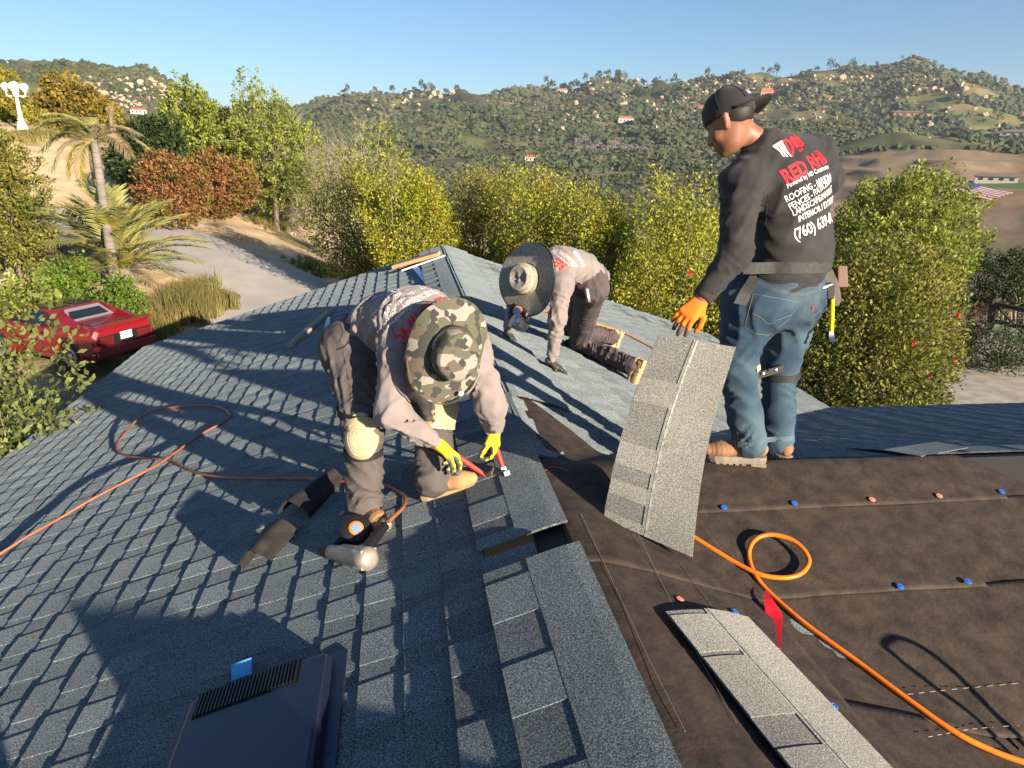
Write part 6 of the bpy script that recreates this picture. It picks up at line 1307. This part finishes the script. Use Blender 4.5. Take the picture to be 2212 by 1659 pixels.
def _ico(sub=1):
    bm = bmesh.new(); bmesh.ops.create_icosphere(bm, subdivisions=sub, radius=1); bm.verts.index_update(); V = np.array([v.co[:] for v in bm.verts]); F = np.array([[v.index for v in f.verts] for f in bm.faces]); bm.free(); return V, F
ico_v, ico_f = _ico(1)
def dist(P): return np.hypot(P[:, 0]-CAM_POS[0], P[:, 1]-CAM_POS[1])
def blobs(name, P, size, m, seed, flat=.7):
    r = np.random.default_rng(seed); n = len(P); s = size[:, None, None]*np.array([1, 1, flat])*(.75+.5*r.random((n, 1, 3))); j = 1+.45*r.normal(size=(n, len(ico_v), 1))*.6
    V = P[:, None]+ico_v[None]*s*j+np.array([0, 0, .35])*size[:, None, None]; F = (ico_f[None]+(np.arange(n)*len(ico_v))[:, None, None]).reshape(-1, 3)
    o = link(name, fast_mesh(name, V.reshape(-1, 3), F, False, np.repeat(r.normal(size=n)*.4, len(ico_v))), m); o['kind'] = 'stuff'; return o
SCRUB = mat('hill_scrub', (.040, .056, .022), .9, (.078, .080, .040), .02, .38, .62, tint=.45); OAK = mat('hill_tree', (.030, .045, .018), .9, (.055, .072, .028), .05, tint=.5)
def cover(P, sc, s): return fbm(P[:, 0]/sc, P[:, 1]/sc, 3, s)
A = scatter(34000, -40, 2250, 110, 520, 1, 130); D = dist(A); c = cover(A, 90, 3)
colx = np.interp(np.degrees(np.arctan2(A[:, 0]-CAM_POS[0], A[:, 1]-CAM_POS[1]))-HEAD, AZX, FX)
grd = (colx > 1760) & (D < 480) | ((np.hypot(*(A-on_ground(1280, 372))[:, :2].T) < 45))
k = (c > -.16) & ~grd; A, D = A[k], D[k]; blobs('scrub', A, np.clip(D*.0032, .9, 4.)*rh_.uniform(.5, 1.3, len(A)), SCRUB, 2)
B = scatter(9000, 600, 2250, 230, 470, 4, 140); D = dist(B); c = cover(B, 120, 8); colx = np.interp(np.degrees(np.arctan2(B[:, 0]-CAM_POS[0], B[:, 1]-CAM_POS[1]))-HEAD, AZX, FX); k = (c > .05) & ~((colx > 1760) & (D < 480)); B, D = B[k], D[k]
blobs('woodland', B, np.clip(D*.0038, 1.2, 4.5)*rh_.uniform(.6, 1.3, len(B)), OAK, 5, .95)
# trees that stand out on the far hills
def far_tree_mesh(seed, tall=1.):
    r = np.random.default_rng(seed); P, d, _ = crown_points(70, (.42, .42, .42*tall), seed, .5, .5); P[:, 2] += .62*tall; me = leaves_mesh('far_tree', P, nrm_rows(d*.5+[0, 0, .4]), 7, .13, seed, shoot=.12); return me
def nrm_rows(a): return a/np.linalg.norm(a, axis=1, keepdims=True)
FT = []
for i in range(5):
    me = far_tree_mesh(200+i, [1, 1.3, .9, 1.6, 1.1][i]); bm = bmesh.new(); bm.from_mesh(me); lay = bm.verts.layers.float.get('tint'); r_ = bmesh.ops.create_cone(bm, cap_ends=False, segments=5, radius1=.035, radius2=.02, depth=.6, matrix=Matrix.Translation((0, 0, .28))); bm.to_mesh(me); bm.free(); me.materials.append(OAK); FT.append(me)
tr = scatter(110, 640, 2240, 158, 330, 11, 300); sky_x = np.concatenate([rh_.uniform(720, 960, 9), rh_.uniform(1160, 1300, 22), rh_.uniform(1300, 1470, 10), rh_.uniform(1560, 2210, 20)])
yy = np.geomspace(300, 1650, 500)
for x in sky_x:   # along the skyline
    v = ray(x, 300); v = v/math.hypot(v[0], v[1]); P = CAM_POS+v*yy[:, None]; z = ground_z(P[:, 0], P[:, 1]); i = int(np.argmax((z-CAM_POS[2])/yy)); tr = np.vstack([tr, [P[i, 0], P[i, 1], z[i]]])
for i, P in enumerate(tr[:290]):
    o = bpy.data.objects.new('hill_tree', FT[i % 5]); COL.objects.link(o); s = max(4., min(13., math.hypot(P[0], P[1])*.0085))*rh_.uniform(.45, 1.0)*(1. if i < 110 else rh_.choice([.5, .6, .8, 1.25])); o.location = Vector(P-np.array([0, 0, .3])); o.scale = (s, s, s); o.rotation_euler = (0, 0, rh_.uniform(0, 6)); lb_ = ['round dark tree', 'tall dark tree', 'low dark tree', 'very tall slender dark tree', 'bushy dark tree'][i % 5]+(' on the far slope' if i < 110 else ' on the far skyline')+(' left of the black cap' if P[0]/P[1] < .42 else ' right of the black cap'); tag(o, lb_, 'tree', lb_+'s')
# pale boulders
BM = mat('hill_boulder', (.46, .335, .235), .95, (.34, .25, .18), .3, bump=.3, bscale=2.)
bl = np.vstack([scatter(50, 1280, 1620, 175, 262, 21, 600), scatter(40, 1800, 2130, 160, 215, 22, 600), scatter(30, 780, 1010, 185, 240, 23, 600), scatter(40, 200, 380, 172, 222, 24, 400), scatter(24, 1950, 2212, 235, 290, 25, 400), scatter(16, 1000, 1300, 205, 290, 26, 400)])
for i, P in enumerate(bl[:285]):
    s = math.hypot(P[0], P[1])*.0029*rh_.uniform(.35, 1.35)**1.3; rock(P+np.array([0, 0, s*.25]), (s*1.25, s, s*.85), 'pale boulder '+['on the left far hill', 'on the middle far hill', 'on the right far hill'][int(P[0]/P[1] > -.2)+int(P[0]/P[1] > .42)], BM, 'pale boulders '+['on the left far hill', 'on the middle far hill', 'on the right far hill'][int(P[0]/P[1] > -.2)+int(P[0]/P[1] > .42)], i, 'boulder', rh_.uniform(0, 6))
SB = scatter(1500, 1150, 2212, 165, 300, 31, 500); c = cover(SB, 110, 15); SB = SB[c > .12]; o = blobs('boulder_scatter', SB, dist(SB)*.0016*rh_.uniform(.4, 1.4, len(SB)), BM, 6, .8)
SB = scatter(500, 150, 400, 168, 235, 32, 300); o = blobs('boulder_scatter', SB, dist(SB)*.0017*rh_.uniform(.3, 1.4, len(SB)), BM, 7, .8)
# houses
M_HW = mat('white_wall', (.45, .42, .38), .9); M_HO = mat('ochre_wall', (.50, .24, .14), .9); M_RT = mat('red_tile_roof', (.36, .12, .07), .85); M_RB = mat('brown_roof', (.20, .15, .11), .85); M_WIN = mat('dark_window', (.03, .035, .045), .2)
def far_house(x, y, wpx, label, wall, roof, rz=0., hr=.42, wings=1):
    P = on_ground(x, y, 100); d = math.hypot(P[0]-CAM_POS[0], P[1]-CAM_POS[1]); L = wpx*.78/FPX*d; yaw = -math.atan2(P[0], P[1])+rz; o = empty('hill_house', P, label, 'house', rz=yaw); h = L*hr*.6; dp = L*.45
    mb = MB(); mb.box((0, 0, h/2-.5), (L, dp, h+1)); a = mb.build('wall', wall); a.parent = o
    mb = MB(); mb.add([(-L*.54,-dp*.6,h),(L*.54,-dp*.6,h),(L*.54,dp*.6,h),(-L*.54,dp*.6,h),(-L*.40,0,h+L*hr*.35),(L*.40,0,h+L*hr*.35)], [(3,2,1,0),(0,1,5,4),(2,3,4,5),(0,4,3),(1,2,5)]); a = mb.build('roof', roof); a.parent = o
    for k in range(4): mb = MB(); mb.box((-L*.36+k*L*.24, -dp*.5-.04, h*.5), (L*.10, .1, h*.45)); a = mb.build('window', M_WIN); a.parent = o
    if wings > 1: mb = MB(); mb.box((L*.55, -dp*.2, h*.35), (L*.5, dp*.8, h*.7)); a = mb.build('wing', wall); a.parent = o
far_house(1350, 265, 40, 'white house with a red roof on the terrace above the purple field', M_HW, M_RT, .3)
far_house(1515, 238, 30, 'small red roofed house left of the black cap', M_HO, M_RT)
far_house(1655, 212, 30, 'red house on a knoll behind the black cap', M_HO, M_RT, .2, .8)
far_house(1755, 196, 22, 'pale house by the dark trees on the skyline right of the cap', M_HW, M_RB)
far_house(1215, 200, 26, 'pale house on the saddle of the skyline', M_HW, M_RT)
far_house(1960, 252, 60, 'long pale and orange walled house across the right hillside', M_HO, M_RB, .1, .22, 2)
far_house(2195, 295, 60, 'white flat house at the right edge on the hillside', M_HW, M_RB, 0, .25)
far_house(2150, 392, 80, 'brown roofed ranch house above the striped flag', M_HW, M_RB, .05, .22)
far_house(1150, 348, 40, 'red roofed house half hidden behind the hedge top', M_HW, M_RT)
far_house(300, 246, 34, 'low red roofed house beyond the dark green tree', M_HW, M_RT)
# purple flowering field and the flag laid on the slope
PF = scatter(700, 1240, 1400, 300, 325, 41, 300); blobs('lavender_rows', PF, dist(PF)*.0016, mat('lavender', (.17, .12, .16), .9), 8)
def ground_patch(name, C4, m, parent, lift, n=(14, 4)):
    a, b_, c, d = C4; u = np.linspace(0, 1, n[0])[:, None, None]; v = np.linspace(0, 1, n[1])[None, :, None]; P = (a*(1-u)+b_*u)*(1-v)+(d*(1-u)+c*u)*v; P[..., 2] = ground_z(P[..., 0], P[..., 1])+lift; mb = MB(); mb.sheet(P[:, ::-1], .05); return mb.build(name, m, parent)
f0, f1, f2, f3 = on_ground(2050, 418, 100), on_ground(2085, 402, 100), on_ground(2190, 424, 100), on_ground(2132, 442, 100)
fl = empty('ground_flag', f0, 'red white and blue striped flag laid out on the brown slope', 'flag')
M_FR, M_FW, M_FB = mat('flag_red', (.34, .05, .045), .8), mat('flag_white', (.66, .60, .58), .8), mat('flag_blue', (.06, .10, .26), .8); 
for k in range(13):
    t0, t1 = k/13, (k+1)/13; ground_patch('stripe', [f1*(1-t0)+f0*t0, f2*(1-t0)+f3*t0, f2*(1-t1)+f3*t1, f1*(1-t1)+f0*t1], M_FW if k % 2 else M_FR, fl, 1.2)
ground_patch('canton', [f1, f1*.62+f2*.38, (f1*.62+f2*.38)*.46+(f0*.62+f3*.38)*.54, f1*.46+f0*.54], M_FB, fl, 1.45)
ground_patch('lawn', [on_ground(2110, 400, 100), on_ground(2215, 398, 100), on_ground(2230, 412, 100), on_ground(2120, 410, 100)], mat('far_lawn', (.07, .14, .03), .9), None, .6)['kind'] = 'structure'

# ---------------------------------------------------------------- the air: pale haze round the whole place
hm_ = bpy.data.materials.new('haze'); hm_.use_nodes = True; n_ = hm_.node_tree.nodes; n_.remove(n_['Principled BSDF']); pv_ = n_.new('ShaderNodeVolumePrincipled'); pv_.inputs['Color'].default_value = (.86, .92, 1., 1); pv_.inputs['Density'].default_value = .00013; pv_.inputs['Anisotropy'].default_value = .3
hm_.node_tree.links.new(pv_.outputs[0], n_['Material Output'].inputs['Volume'])
zs = [v.co.z for v in bpy.data.objects['ground'].data.vertices]; z0_, z1_ = min(zs)-2, max(max(zs), 20)+25
mb = MB(); mb.box((0, 0, (z0_+z1_)/2), (6700, 6700, z1_-z0_)); o = mb.build('haze', hm_); o['kind'] = 'stuff'
